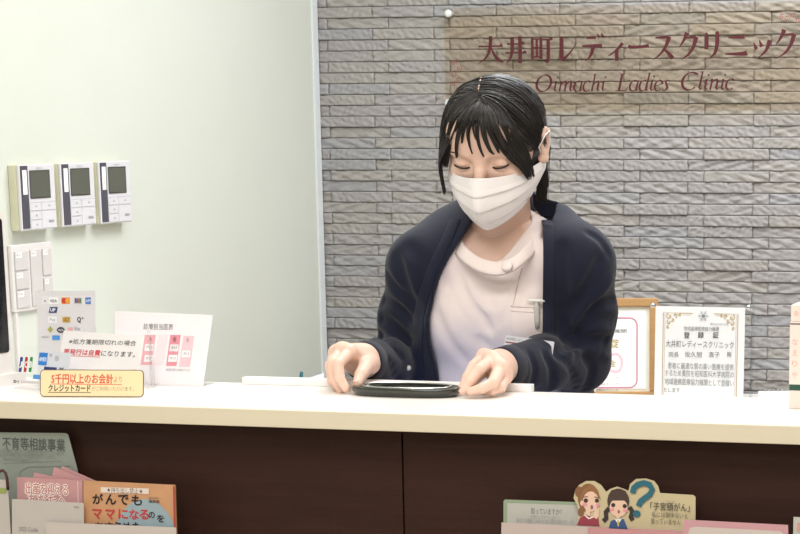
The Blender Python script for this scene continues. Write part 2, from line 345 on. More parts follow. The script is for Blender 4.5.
# ------------------------------------------------------------------ the room
CEIL = 2.6; FRONT = -1.0; XR = 2.2
def slab(name, a, b, m, kind='structure'):
    o = MB().box(a, b).build(name, m); o['kind'] = kind; return o
mw = mat('sage_wallpaper', 'd2d6cc', .6, .03, 6, .35, 500)
slab('wall_left', (XW-.12, FRONT, 0), (XW, YW+.12, CEIL), mw)
slab('wall_right', (XR, FRONT, 0), (XR+.12, YW+.12, CEIL), mat('far_plaster', 'e8e6df', .7))
slab('wall_front', (XW-.12, FRONT-.12, 0), (XR+.12, FRONT, CEIL), MATS['far_plaster'])
slab('floor', (XW-.12, FRONT-.12, -.1), (XR+.12, YW+.12, 0), mat('floor_vinyl', 'b9a88f', .45, .08, 8))
slab('ceiling', (XW-.12, FRONT-.12, CEIL), (XR+.12, YW+.12, CEIL+.1), mat('ceiling_board', 'f2f1ec', .8))
def stone_wall():
    pz = .02695; zr = W(735, 237.8, YW)[2]; xB = W(704, 250, YW)[0]; L = (W(769.5, 250, YW)[0]-xB)*.99; xA = W(752.6, 250, YW)[0]
    r0 = math.floor((0-zr)/pz)-1; r1 = math.ceil((CEIL-zr)/pz)
    V = []; F = []; n0 = 0; MI = []
    for r in range(r0, r1):
        za = zr+r*pz; zb = za+pz
        if zb <= 0 or za >= CEIL: continue
        za = max(za, 0); zb = min(zb, CEIL)
        ph = xB if r % 2 else xA
        k0 = math.floor((XW-ph)/L); k1 = math.ceil((XR-ph)/L)
        for k in range(k0, k1):
            xa = max(ph+k*L, XW); xb = min(ph+(k+1)*L, XR)
            if xb-xa < .004: continue
            fine = .75 < za < 2.2 and xa < .6
            nx = max(3, int((xb-xa)/.0042)) if fine else 5; nz = 10 if fine else 4
            x = np.concatenate([[xa+.0002], np.linspace(xa+.0010, xb-.0010, nx-1), [xb-.0002]]); z = np.concatenate([[za+.0002], np.linspace(za+.0009, zb-.0009, nz-1), [zb-.0002]])
            X, Z = np.meshgrid(x, z, indexing='ij')
            base = random.choice([.0, .001, .002, .003, .005]); ty = random.random(); s = random.uniform(0, 50)
            big_ = 1.0 if random.random() < .6 else -1
            wob = .004*np.sin(X*60+s)+.003*np.sin(Z*170+X*40+s*2)
            if ty < .45:
                ph2 = (X*big_+Z*.75+wob)*2*PI/.0165; D = .0027*(np.abs(np.sin(ph2/2+.5*np.sin(X*90+s)))**.8)+.0006*np.sin(Z*400+X*120+s)
            else:
                D = .0011*np.sin(X*110+s+2.5*np.sin(Z*150+s))+.0009*np.sin(Z*330+X*95*big_+s)+.0005*np.sin(X*300+Z*500+s)
            D = D+.0006*rng.standard_normal(D.shape)*fine
            e = np.minimum(np.minimum(X-xa, xb-X)/.0008, np.minimum(Z-za, zb-Z)/.0008); e = np.clip(e, 0, 1)
            Y = YW-(.0045+base+D*1.15)*e
            V.append(np.stack([X, Y, Z], -1).reshape(-1, 3))
            i = np.arange(nx)[:, None]*(nz+1)+np.arange(nz)[None, :]; i = i.ravel()+n0
            F.append(np.stack([i, i+nz+1, i+nz+2, i+1], 1)); MI.append(np.full(len(i), random.choice([0, 0, 0, 1, 1, 2])))
            n0 += len(V[-1])
    V = np.concatenate(V); F = np.concatenate(F); MI = np.concatenate(MI)
    ms = [mat('stone_tile', '9e9a99', .5, .07, 50, .2, 900, spec=.4), mat('stone_tile_warm', 'a09c98', .5, .07, 50, .2, 900, spec=.4), mat('stone_tile_cool', '9b9a9c', .45, .07, 50, .2, 900, spec=.4)]
    o = obj('wall_back', V, F, ms, None, False, MI)
    for p in (MB().box((XW-.12, YW-.0005, 0), (XR+.12, YW+.12, CEIL)).build('trim_1', mat('tile_grout', '6f6a66', .8)),): p['kind'] = 'structure'
    o['kind'] = 'structure'
    o.data.polygons.foreach_set('use_smooth', np.ones(len(o.data.polygons), dtype=bool))
stone_wall()
# corner bead where the papered wall meets the tiles
MB().box((XW-.001, YW-.045, 0), (XW+.004, YW-.012, CEIL)).build('trim_2', mat('corner_bead', 'dfe4e6', .35))['kind'] = 'structure'

# back cabinet that carries the certificates, its top just hidden by the counter
cabz = W(690, 400, YW-.2)[2]
cab = empty('back_cabinet', (W(690, 400, YW-.2)[0], YW-.26, 0), 'low white storage cabinet against the stone wall, carrying the certificates', 'cabinet')
cx0 = XW+.30; cx1 = 1.1
MB().box((cx0, YW-.44, .06), (cx1, YW-.03, cabz-.02)).build('body', mat('cabinet_white', 'e9e6e0', .4), cab)
MB().box((cx0-.01, YW-.45, cabz-.02), (cx1+.01, YW-.03, cabz), bev=.003).build('top', mat('cabinet_white', 'e9e6e0', .4), cab)
MB().box((cx0+.03, YW-.40, 0), (cx1-.03, YW-.03, .06)).build('plinth', mat('plinth_grey', '77736d', .6), cab)
for k in range(5):
    a = cx0+k*(cx1-cx0)/5+.004; b = cx0+(k+1)*(cx1-cx0)/5-.004
    d = MB().box((a, YW-.458, .08), (b, YW-.44, cabz-.04), bev=.002).build('door', MATS['cabinet_white'], cab)
    MB().box((b-.05, YW-.475, cabz-.2), (b-.035, YW-.458, cabz-.08), bev=.003).build('handle', mat('brushed_metal', 'b9b9b9', .3, metal=1), d)

# acrylic clinic sign on stand-offs
ys = YW-.035
a = W(444, 8, ys); b = W(444, 112, ys)
SF = Frame((a[0], ys, b[2]), (1, 0, 0), (0, 0, 1)); sh = a[2]-b[2]; sw = W(822, 60, ys)[0]-a[0]
sg = empty('clinic_sign', (a[0]+sw/2, ys, b[2]+sh/2), 'clear acrylic clinic name plate with dark red lettering, mounted on the stone wall', 'sign')
MB().box((0, -.005, 0), (sw, 0, sh), SF).build('plate', clear('sign_acrylic_shadow_tint', (.955, .925, .875), .15, .15), sg)  # warm tint stands in for the plate's shadow on the tiles
pr = Print(SF, .0008)
RED = '4c0612'
for g, x0, x1, y0, y1 in [('大', 478, 503.5, 63.5, 36), ('井', 505, 527, 63.5, 35.5), ('町', 531, 553, 63, 35), ('レ', 558, 577, 61.5, 36), ('デ', 582, 604.5, 61, 34), ('ィ', 607, 624, 61, 38), ('ー', 628, 649.5, 60, 33), ('ス', 653, 674, 59.5, 34), ('ク', 678.5, 699, 59.5, 33), ('リ', 703.5, 721, 58.5, 31.5), ('ニ', 725, 748, 57.5, 31), ('ッ', 753, 771, 58.5, 33), ('ク', 775, 797, 57.5, 30)]:
    p = SF.px(x0, y0); q = SF.px(x1, y1); big(pr, g, p[0], p[1], q[0], q[1], RED)
pr.build(sg, 'japanese_lettering'); pr = Print(SF, .0008)
for s, x0, x1, y0, y1 in [('Oimachi', 534, 605, 91.5, 74.5), ('Ladies', 615, 669, 91, 73.5), ('Clinic', 679, 733, 90, 72)]:
    p = SF.px(x0, y0); q = SF.px(x1, y1); italic(pr, s, p[0], p[1], q[0], q[1]-p[1], '4c0a14'); pr.build(sg, 'latin_lettering'); pr = Print(SF, .0008)
pr.build(sg, 'latin_lettering')
pr = Print(SF, .0008); FLC = '8a3836'
for cxp, cyp, rr, tn, a0, sx in [(454, 63, 3.2, 1.3, 0, 1), (459, 68, 3.2, 1.4, 2, -1), (455, 74, 3.4, 1.3, 1, 1), (459, 79, 3, 1.4, 3, -1), (454, 84, 3.2, 1.3, 0, 1), (458, 90, 2.6, 1.2, 2, 1), (787, 19, 3, 1.3, 0, 1), (792, 15, 3, 1.3, 2, -1), (782, 17, 2.6, 1.3, 1, 1), (797, 20, 3, 1.2, 4, 1)]:
    if cxp == 787: pr.build(sg, 'flourish'); pr = Print(SF, .0008)
    c = SF.px(cxp, cyp); spiral(pr, c[0], c[1], rr*.0024, tn, a0, .0016, FLC, sx)
pr.build(sg, 'flourish')
for (px, py) in [(448.5, 13.5), (449, 103)]:
    c = SF.px(px, py)
    kn = MB().tube([SF(c[0], -.032, c[1]), SF(c[0], .004, c[1])], .0065, 12).tube([SF(c[0], .0005, c[1]), SF(c[0], .006, c[1]), SF(c[0], .009, c[1])], [.0095, .0095, .006], 20)
    kn.build('standoff', mat('satin_cap', 'eef0f0', .25, metal=.3), sg, True)
for cc in [(sw-.03, sh-.012), (sw-.03, .022)]:
    MB().tube([SF(cc[0], -.032, cc[1]), SF(cc[0], .004, cc[1])], .0065, 12).tube([SF(cc[0], .0005, cc[1]), SF(cc[0], .006, cc[1]), SF(cc[0], .009, cc[1])], [.0095, .0095, .006], 20).build('standoff', MATS['satin_cap'], sg, True)

# ------------------------------------------------------------------ intercom monitors on the left wall
def intercom(px0, px1, ytop, ybot, label, grp):
    d = .024
    a = onX(px0, ytop, XW+d); b = onX(px1, ytop, XW+d); c = onX(px0, ybot, XW+d)
    F = Frame((XW+d, a[1], c[2]), (0, 1, 0), (0, 0, 1)); w = b[1]-a[1]; h = a[2]-c[2]
    t = empty('intercom_monitor', (XW, a[1]+w/2, c[2]+h/2), label, 'intercom', grp)
    MB().box((0, -d, 0), (w, -.006, h), F, .002).build('housing', mat('cream_plastic', 'd3d1b6', .45), t)
    MB().box((.0, -.006, 0), (w, 0, h), F, .002).build('faceplate', mat('face_white', 'd8d7db', .4), t)
    x = lambda q: q*w
    st = MB().box((x(.03), 0, .004), (x(.22), .0015, h-.002), F).build('side_strip', mat('strip_charcoal', '4b4954', .4), t)
    pr = Print(F, .0018); pr.rect(x(.065), h*.55, x(.185), h*.92, 'f5f5f5'); pr.rect(x(.12), h*.64, x(.13), h*.84, '8d8d92'); pr.build(st, 'name_label')
    MB().box((x(.28), 0, h*.49), (x(.84), .001, h*.905), F).build('screen', mat('lcd_dark', '585a50', .12), t)
    pr = Print(F, .0012); pr.line([(x(.28), h*.49), (x(.84), h*.49), (x(.84), h*.905), (x(.28), h*.905), (x(.28), h*.49)], .0022, '2e2f2c')
    pr.text('INTERPHONE', x(.47), h*.935, x(.63), h*.955, '8a8a8e')
    for q in (.42, .29): pr.rect(x(.24), h*q, x(.97), h*q+.0007, 'b4b3ba')
    pr.rect(x(.24), h*.155, x(.55), h*.155+.0007, 'b4b3ba'); pr.rect(x(.55), h*.02, x(.555), h*.42, 'c4c3c9')
    for q, y in ((.38, .35), (.75, .35), (.38, .21), (.38, .07)): pr.poly([(x(q), h*y), (x(q+.06), h*y), (x(q+.03), h*(y+.035))], 'a2a1aa')
    pr.text('通話', x(.74), h*.1, x(.9), h*.145, '77767e'); pr.build(t)
    for q0, q1, y0, y1 in ((.25, .53, .3, .41), (.58, .95, .3, .41), (.25, .53, .165, .28), (.25, .53, .02, .145), (.57, .96, .02, .28)):
        MB().box((x(q0), 0, h*y0), (x(q1), .001, h*y1), F, .0004).build('button', MATS['face_white'], t)
intercom(18.5, 54, 165, 231.5, 'white wall intercom with dark screen, nearest the white tablet at the left', None)
intercom(60, 93.5, 163.3, 227.5, 'middle one of the three white wall intercoms with dark screens', None)
intercom(98.5, 129.5, 161.8, 224.5, 'white wall intercom with dark screen, the one farthest from the tablet', None)
# printed panel below them
F = Frame(onX(15, 313, XW+.009), (0, 1, 0), (0, 0, 1)); w, h = F.px(56, 313)[0], F.px(14, 245)[1]
pn = empty('switch_panel', onX(35, 280, XW), 'white wall panel of labelled switches below the leftmost intercom', 'switch panel')
MB().box((0, -.009, 0), (w, 0, h), F, .003).build('cover', mat('panel_white', 'dedad9', .45), pn)
MB().box((w*.04, -.014, -.14), (w*.1, -.002, 0), F, .002).build('conduit', MATS['panel_white'], pn)
for x0, x1, y0, y1 in [(.05, .36, .62, .9), (.05, .36, .34, .6), (.05, .36, .06, .32), (.42, .68, .06, .9), (.72, .94, .5, .9), (.72, .94, .06, .46)]:
    s_ = MB().box((w*x0, 0, h*y0), (w*x1, .003, h*y1), F, .001).build('switch', mat('switch_grey', 'cbc7c5', .5), pn)
    pr = Print(F, .0032); pr.rect(w*x0+.002, h*y1-.012, w*x0+(x1-x0)*w*.5, h*y1-.002, 'f7f5f3'); pr.text(random.choice(['照明', '空調', '受付', '換気']), w*x0+.003, h*y1-.010, w*x0+.003+(x1-x0)*w*.36, h*y1-.004, '8b8785'); pr.build(s_, 'tag')

# ------------------------------------------------------------------ certificates on the cabinet, leaning to the wall
F, w, h = lean((570, 400), (658, 400), (572, 298), cabz, 6)
cf = empty('framed_certificate', F(w/2, 0, 0), 'certificate with a pink border in a light wood frame, behind the sleeve', 'certificate')
rim = .021
pr = MB()
for a_, b_ in (((0, -.02, 0), (w, 0, rim)), ((0, -.02, h-rim), (w, 0, h)), ((0, -.02, rim), (rim, 0, h-rim)), ((w-rim, -.02, rim), (w, 0, h-rim))): pr.box(a_, b_, F, .003)
pr.build('frame', mat('light_oak', 'b48a58', .45, .15, 12, .1, 60, stretch=(1, 1, 8)), cf)
MB().box((rim*.6, -.016, rim*.6), (w-rim*.6, -.009, h-rim*.6), F).build('mat_board', mat('mat_cream', 'e9e7d8', .7), cf)
MB().box((rim+.006, -.009, rim+.006), (w-rim-.008, -.0075, h-rim-.008), F).build('paper', mat('cert_paper', 'f1efef', .6), cf)
pr = Print(F, -.0073)
x1 = F.px(637, 350)[0]; x0 = w-x1; yt = F.px(630, 318)[1]
pr.line([(p[0], p[1]) for p in rrect(x0, .03, x1, yt, .018)]+[(x1-.018, .03)], .0035, 'c77f92')
pr.text('地域医療機関', F.px(585, 300)[0], F.px(613, 333)[1], F.px(626.5, 300)[0], F.px(613, 329)[1], '4a4a4a')
pr.text('認定', F.px(609, 300)[0], F.px(613, 348)[1], F.px(618.5, 300)[0], F.px(613, 339)[1], 'b09c5c', bold=.0005)
for y in (371, 378, 384, 390): pr.text('医療法人クリニック', F.px(596, 300)[0], F.px(613, y+1.5)[1], F.px(618+3*(y % 2), 300)[0], F.px(613, y-1.5)[1], '777777')
pr.line(ell(F.px(615, 363)[0], F.px(615, 363)[1], .017, .022, 24)+[(F.px(615, 363)[0]+.017, F.px(615, 363)[1])], .006, 'eac3cf')
pr.text('金', F.px(608, 367)[0], F.px(613, 367)[1], F.px(616, 360)[0], F.px(613, 360)[1], 'b09c5c'); pr.build(cf)

F, w, h = lean((654, 404), (745, 407), (657, 306), cabz+.0, 3)
w = F.px(743.5, 380)[0]
rg = empty('registration_certificate', F(w/2, 0, 0), 'white registration certificate with a gold ornamental border, unframed between clear plates', 'certificate')
MB().box((0, -.002, 0), (w, 0, h), F).build('paper', MATS['cert_paper'], rg)
MB().box((-.015, .0015, -.0), (w+.02, .005, h+.01), F).box((-.015, -.008, 0), (w+.02, -.004, h+.01), F).build('acrylic_plate', clear('thin_clear', (.996, .998, .998), .4), rg)
for q in (-.006, w+.009): MB().tube([F(q, -.008, h+.002), F(q, .008, h+.002)], [.004, .004], 12).tube([F(q, .005, h+.002), F(q, .009, h+.002)], [.006, .005], 14).build('screw_cap', mat('chrome', 'd9dcde', .15, metal=1), rg, True)
pr = Print(F, .0003); gold = 'b79a5a'
P = lambda x, y: F.px(x, y)
bx0 = P(663, 340)[0]; bx1 = P(737.5, 340)[0]; by = P(700, 313.5)[1]
for o_, wd, cc in ((0, .0022, 'c0a479'), (.004, .0008, 'a8806c')):
    pr.line([(P(693, 314)[0]-o_, by-o_), (bx0+o_, by-o_), (bx0+o_, .004)], wd, cc); pr.line([(P(714, 314)[0]+o_, by-o_), (bx1-o_, by-o_), (bx1-o_, .004)], wd, cc)
for sx, cxx in ((1, bx0+.005), (-1, bx1-.005)):
    for dx, dy, r_ in ((.010, -.008, .008), (.024, -.006, .006), (.009, -.022, .006), (.036, -.005, .004), (.007, -.034, .004), (.018, -.016, .005)):
        spiral(pr, cxx+sx*dx, by+dy, r_, 1.2, dx*200, .0018, gold, sx); pr.poly(ell(cxx+sx*dx, by+dy, r_*.35, r_*.35, 8), 'd8c79a')
c = P(703.5, 316)
for k in range(6):
    a_ = k*PI/3; pr.line([(c[0], c[1]), (c[0]+.013*math.cos(a_), c[1]+.013*math.sin(a_))], .0022, 'b4b6ba')
    pr.line([(c[0]+.010*math.cos(a_+.35), c[1]+.010*math.sin(a_+.35)), (c[0]+.006*math.cos(a_), c[1]+.006*math.sin(a_)), (c[0]+.010*math.cos(a_-.35), c[1]+.010*math.sin(a_-.35))], .0015, 'c2c4c8')
pr.poly(ell(c[0], c[1], .004, .004, 10), '8e9096')
def row(pr, s, x0, x1, y0, y1, h, b=0): p = P(x0, y1); q = P(x1, y0); pr.text(s, p[0], p[1], q[0], q[1], h, bold=b)
row(pr, '第R07024号', 710, 729, 323, 325, '9a9a9a')
row(pr, '地域産婦医療協力機関', 684, 719, 327, 330.5, '5d5d5d')
for s, x in (('登', 684), ('録', 698), ('証', 713)): row(pr, s, x, x+6, 332, 338, '3f4240', .0002)
row(pr, '大井町レディースクリニック', 666, 734, 341.5, 347, '6a6a6a')
for s, x0, x1 in (('院長', 669, 679), ('佐久間', 685, 702), ('直子', 709, 720), ('殿', 727, 732)): row(pr, s, x0, x1, 352, 357, '606060')
row(pr, '患者に最適な質の高い医療を提供', 668, 734, 364, 368.5, '7d7d7d')
row(pr, 'するため貴院を昭和医科大学病院の', 665, 734, 371.5, 376, '7d7d7d')
row(pr, '地域連携医療協力機関として登録い', 665, 734, 380, 384.5, '7d7d7d')
row(pr, 'たします', 664, 680, 388, 392, '5f5f5f'); pr.build(rg)
# narrow clear panel beside it
F, w, h = lean((750, 404), (760, 404.5), (752, 297), cabz, 3)
cp = empty('clear_card_stand', F(w/2, 0, 0), 'empty clear acrylic stand right of the registration certificate', 'stand')
MB().box((-.001, -.004, 0), (.0045, .004, h), F, .0008).build('edge_post', clear('edge_clear', (.93, .95, .95), 1.0), cp)
MB().box((-.001, -.05, 0), (.05, .01, .004), flat(F), .001).build('foot', MATS['edge_clear'], cp)
# small desk calendar
z0 = cabz
F, w, h = lean((758.5, 404), (791, 404), (763, 391), z0, 12)
dc = empty('desk_calendar', F(w/2, 0, 0), 'small white ring-bound desk calendar in front of the stone wall', 'calendar')
MB().box((0, -.001, 0), (w, .001, h), F).box((0, -.03, 0), (w, -.028, h*.95), F).build('page', mat('page_white', 'f4f4f6', .6), dc)
MB().box((0, -.03, 0), (w, .0, .002), F).build('base', MATS['page_white'], dc)
rg_ = MB()
for k in range(5): x = w*(.2+.13*k); rg_.tube([F(x+.004*math.cos(t)*.3, .004*math.cos(t), h+.004*math.sin(t)) for t in np.linspace(0, 2*PI, 12)], .0009, 5)
rg_.build('ring_binding', mat('chrome', 'd9dcde', .15, metal=1), dc, True)
pr = Print(F, .0013); pr.text('カレンダー', .012, h-.02, w*.5, h-.013, 'b7bccb'); pr.rect(.01, h-.03, w*.6, h-.027, 'c3cbe2'); pr.build(dc)
# ------------------------------------------------------------------ reception counter
YF = onZ(400, 413, CT)[1]; YB = onZ(620, 394, CT)[1]; TH = .0255
CX0 = XW; CX1 = 1.3
ctr = empty('reception_counter', (-.9, (YF+YB)/2, 0), 'long reception counter with a white top, cream edge and dark wood front', 'counter')
MB().box((CX0, YF+.004, CT-TH), (CX1, YB, CT), bev=.0015).build('countertop', mat('counter_white', 'f2ece6', .3, .02, 8, spec=.45), ctr)
MB().box((CX0, YF-.002, CT-TH-.001), (CX1, YF+.0045, CT-.0008), bev=.0012).build('edge_band', mat('edge_cream', 'd5ccb6', .4, .05, 6, stretch=(.2, 1, 6)), ctr)
YP = YF+.035
def wood():
    m = mat('dark_walnut', '311c15', .55, .35, 5, .25, 70, spec=.2, stretch=(1.2, 6, 26)); return m
xs = W(403, 480, YP)[0]
for a, b in ((CX0, xs-.0012), (xs+.0012, xs+.93), (xs+.9324, CX1)):
    MB().box((a, YP, .09), (b, YP+.018, CT-TH), bev=.0007).build('front_panel', wood(), ctr)
MB().box((CX0, YP+.018, .06), (CX1, YP+.03, CT-TH)).build('backing', mat('backing_dark', '15100e', .7), ctr)
MB().box((CX0, YP+.03, 0), (CX1, YP+.05, .09)).build('kickboard', mat('backing_dark', '15100e', .7), ctr)
for x in (CX0+.01, -1.2, -.3, .6, CX1-.03): MB().box((x, YP+.03, .0), (x+.02, YB-.01, CT-TH)).build('support', MATS['backing_dark'], ctr)
# low white board along the back edge
a = onZ(234, 386.5, CT); b = onZ(532, 392, CT); bh = W(400, 381.5, YB+.004)[2]
wb = MB().box((a[0], YB-.012, CT), (onZ(532, 392, CT)[0], YB+.006, CT+.0115), bev=.001).build('ledge_board', mat('board_white', 'efebe9', .35))
prop(wb, 'long low white strip lying along the back edge of the counter behind the hands', 'board')
# work desk on the staff side; the glowing screen and its shelf are added
dk = empty('work_desk', (-1.2, YB+.02, 0), 'pale work desk on the staff side of the counter, left of the person', 'desk')

em = bpy.data.materials.new('added_screen_glow'); em.use_nodes = True; eb = em.node_tree.nodes['Principled BSDF']
eb.inputs['Base Color'].default_value = (.02, .02, .03, 1); eb.inputs['Emission Color'].default_value = (.42, .55, 1, 1); eb.inputs['Emission Strength'].default_value = .9  # glow of an added, unseen screen, for bluish light on the tunic
cxs = W(462, 390, YB+.06)[0]
mo = empty('added_glow_screen', (cxs, YB+.05, .70), 'unseen glowing screen added below the counter edge to light the tunic bluish', 'monitor')
MB().box((cxs-.22, YB+.03, .74), (cxs+.22, YB+.05, 1.02), bev=.004).build('housing', mat('added_screen_black', '202124', .4), mo)
MB().box((cxs-.205, YB+.0501, .755), (cxs+.205, YB+.051, 1.005)).build('screen', em, mo)
MB().box((cxs-.03, YB+.03, .705), (cxs+.03, YB+.045, .76)).box((cxs-.1, YB+.006, .70), (cxs+.1, YB+.10, .706), bev=.002).build('foot', MATS['added_screen_black'], mo)
sd = empty('added_screen_shelf', (cxs, YB+.05, 0), 'unseen pale shelf added under the counter to carry the added glowing screen', 'shelf')  # unseen shelf, added only to hold up the added screen
MB().box((cxs-.32, YB+.004, .68), (cxs+.6, YB+.14, .70)).build('board', mat('desk_pale', 'e6e2dc', .4), sd)
for q in (-.32, .58): MB().box((cxs+q, YB+.006, 0), (cxs+q+.02, YB+.12, .68)).build('side_panel', MATS['desk_pale'], sd)

# ------------------------------------------------------------------ black tray
xa = onZ(346, 396, CT)[0]; xb = onZ(462, 396, CT)[0]; yf = onZ(400, 398.2, CT)[1]; cxm = (xa+xb)/2; rx = (xb-xa)/2; ry = .042; cy = yf+ry
tr = empty('cash_tray', (cxm, cy, CT), 'glossy black oval tray held at both ends by the hands', 'tray')
def sup(rx, ry, z, n=72, e=2.7): return [(cxm+rx*np.sign(math.cos(t))*abs(math.cos(t))**(2/e), cy+ry*np.sign(math.sin(t))*abs(math.sin(t))**(2/e), CT+z) for t in [2*PI*k/n for k in range(n)]]
def loft(rings, cap=True):
    V = sum(rings, []); n = len(rings[0]); Fs = [(i*n+k, i*n+(k+1) % n, (i+1)*n+(k+1) % n, (i+1)*n+k) for i in range(len(rings)-1) for k in range(n)]
    if cap: Fs += [tuple(range(n))[::-1], tuple(range((len(rings)-1)*n, len(rings)*n))]
    return V, Fs
V, Fs = loft([sup(rx*.90, ry*.84, .0005), sup(rx*.955, ry*.93, .003), sup(rx*.99, ry*.985, .007), sup(rx, ry, .0115), sup(rx*.99, ry*.98, .0135), sup(rx*.955, ry*.93, .0142), sup(rx*.92, ry*.86, .0125), sup(rx*.88, ry*.78, .006), sup(rx*.8, ry*.6, .0045)])
obj('body', V, Fs, mat('black_lacquer', '23271f', .18, .05, coat=.5), tr, True)
MB().tube([(x*1, y, z+.0009) for x, y, z in sup(rx*.80, ry*.86, .0136)]+[(sup(rx*.80, ry*.86, .0145)[0])], .0014, 6).build('silver_rim', mat('chrome', 'd9dcde', .15, metal=1), tr, True)

# ------------------------------------------------------------------ signs on the counter, left
def stand_foot(F, w, d=.06): return MB().box((.0, -d, 0), (w, .0, .002), F, .0006)
# card sign (acrylic L stand with printed sheet)
F, w, h = lean((38, 381), (96, 381), (38.5, 291), CT, 10)
t = empty('card_sign', F(w/2, 0, 0), 'grey-white sheet of accepted card marks in a clear stand, the tallest sign on the counter', 'sign')
MB().box((0, -.0004, .004), (w, .0004, h), F).build('sheet', mat('sheet_grey', 'd3d1d4', .5), t)
MB().box((-.002, .0008, 0), (w+.002, .003, h+.002), F, .0006).box((-.002, -.003, 0), (w+.002, -.001, h+.002), F, .0006).box((-.002, -.05, 0), (w+.002, .003, .0025), flat(F), .0006).build('acrylic_stand', MATS['thin_clear'] if 'thin_clear' in MATS else clear('thin_clear'), t)
pr = Print(F, .0005)
def R_(x0, y0, x1, y1, c): p = F.px(x0, y1); q = F.px(x1, y0); pr.rect(p[0], p[1], q[0], q[1], c)
def T_(s, x0, y0, x1, y1, c, b=0): p = F.px(x0, y1); q = F.px(x1, y0); pr.text(s, p[0], p[1], q[0], q[1], c, bold=b)
def E_(x, y, r, c): p = F.px(x, y); q = F.px(x+r, y); pr.poly(ell(p[0], p[1], q[0]-p[0], q[0]-p[0], 16), c)
R_(42, 296, 94, 304, 'dad8db'); T_('●', 44, 300, 46, 302, '8e8e90')
R_(49, 297.5, 58, 304, 'ecebed'); T_('VISA', 50, 299.5, 57, 302.5, '5b5b66', .0002)
R_(61.5, 297.5, 70, 304, 'e3872f'); E_(64.3, 300.8, 2.7, 'b82a22'); E_(67.6, 300.8, 2.4, 'e09a2a')
R_(74, 297.5, 82, 304, 'b9b7ba'); R_(75, 298.5, 77, 303, '3c4a7a'); R_(77.3, 298.5, 79, 303, '9a3a3a'); R_(79.3, 298.5, 81.2, 303, '4b7a4a')
R_(85.5, 297.5, 91, 304, '3a6fb8'); T_('AM', 86, 299, 90.5, 302.5, 'e9eef5')
pr.poly([F.px(50, 307), F.px(58, 307), F.px(56.8, 313), F.px(48.8, 313)], '35466f'); T_('UP', 50.5, 308.5, 55.5, 311.5, 'e6e6ee', .0002)
R_(48.5, 316.5, 57, 323, 'e6e5e8'); T_('Pay', 50, 318, 55.5, 322, '77777d'); R_(62.5, 317, 70.5, 322.5, 'c09c46'); T_('iD', 64, 318, 69, 321.5, '6e5417', .0002); T_('Q', 77.5, 317, 81, 323, '2c2c2e', .0003); T_('+', 81.5, 317, 84, 319.5, '2c2c2e')
pr.poly([F.px(50.5, 326), F.px(53.3, 329.5), F.px(50.5, 333), F.px(47.7, 329.5)], 'a0a34e'); p = F.px(57, 333); q = F.px(65, 327); pr.poly(rrect(p[0], p[1], q[0], q[1], .006), '34343a'); T_('waon', 58.5, 329, 63.5, 331.5, 'dcdce0')
R_(68, 327.5, 73, 331, 'd8a4a4'); T_('Edy', 75, 327, 80, 331, '8f8f96'); T_('nanaco', 42, 336.5, 49.5, 338, '6b6b78'); R_(52.5, 335.5, 60, 340, '3f8ad0')
pr.build(t)
# pair of contact-card marks in a low clear stand
F, w, h = lean((13, 388), (66, 392), (13, 345), CT, 14)
t = empty('card_brand_stand', F(w/2, 0, 0), 'low clear acrylic stand with blue, red and green card marks at the left end', 'sign')
MB().box((0, 0, 0), (w, .003, h), F, .0008).box((0, -.06, 0), (w, .003, .003), flat(F), .0008).build('acrylic_stand', MATS['thin_clear'], t)
MB().box((w*.47, -.0008, .0), (w, -.0002, h*.9), F).build('card', mat('card_pale', 'd9dde6', .5), t)
MB().box((.004, -.0008, .0), (w*.47, -.0002, h*.09), F).build('caption_strip', mat('card_white2', 'f1efee', .5), t)
pr = Print(F, -.0001)
for k, cc in enumerate(('20408c', 'b3242c', '2f8a48')):
    x0 = 18.5+k*5; p = F.px(x0, 372); q = F.px(x0+4.6, 357); pr.poly(rrect(p[0], p[1], q[0], q[1], .0018), cc)
    T_('JCB'[k], x0+.9, 361.5, x0+3.8, 367.5, 'f4f4f6', .0004)
R_(38, 353, 48, 365, '2f7fd0'); T_('AMEX', 39, 357.5, 47, 361, 'e8f0fa', .0002)
T_('N', 50, 354, 52, 357, '6a6a72'); E_(57, 358.5, 2.2, 'b9b9c0')
R_(44, 367.5, 57, 369.5, '2a3a74'); T_('QUIC', 59, 368, 64, 370.5, '4a4a50', .0003)
T_('本カード', 13.5, 380, 19.5, 383, '3e3e40', .0003); pr.rect(*F.px(21, 383), *F.px(40, 381.5), 'cfcccc'); R_(33, 375, 41, 379, '4a93d8')
pr.build(t)
# prescription notice on a little easel
Z1 = CT+.0
F, w, h = lean((57, 366+22), (136, 371+22), (64, 331), CT+.0, 17)
t = empty('prescription_sign', F(w/2, 0, 0), 'tilted white notice with black and red Japanese text on a clear easel', 'sign')
bl = F.px(58, 368); brr = F.px(137, 372); tr_ = F.px(144, 336); tl = F.px(64, 330.5)
MB().prism([bl, brr, tr_, tl], -.0006, .0006, F).build('card', mat('notice_white', 'f3efef', .5), t)
for q in (75, 132):
    ez = MB()
    p = F.px(q, 375); a0 = F.px(q, 391)
    ez.tube([F(p[0], .004, 0.002), F(p[0]+.004, .003, p[1]+.01)], .0022, 8).tube([F(p[0], .004, .003), F(p[0]-.002, -.055, .0205)], .0022, 8)
    ez.build('easel_leg', clear('edge_clear2', (.985, .988, .99), 1.0), t, True)
for q in (80, 92): p = F.px(q, 331); MB().tube([F(p[0]-.004, -.003, p[1]), F(p[0], -.003, p[1]+.006), F(p[0]+.006, -.003, p[1])], .0016, 6).build('easel_hook', MATS['edge_clear2'], t, True)
pr = Print(F, .0008)
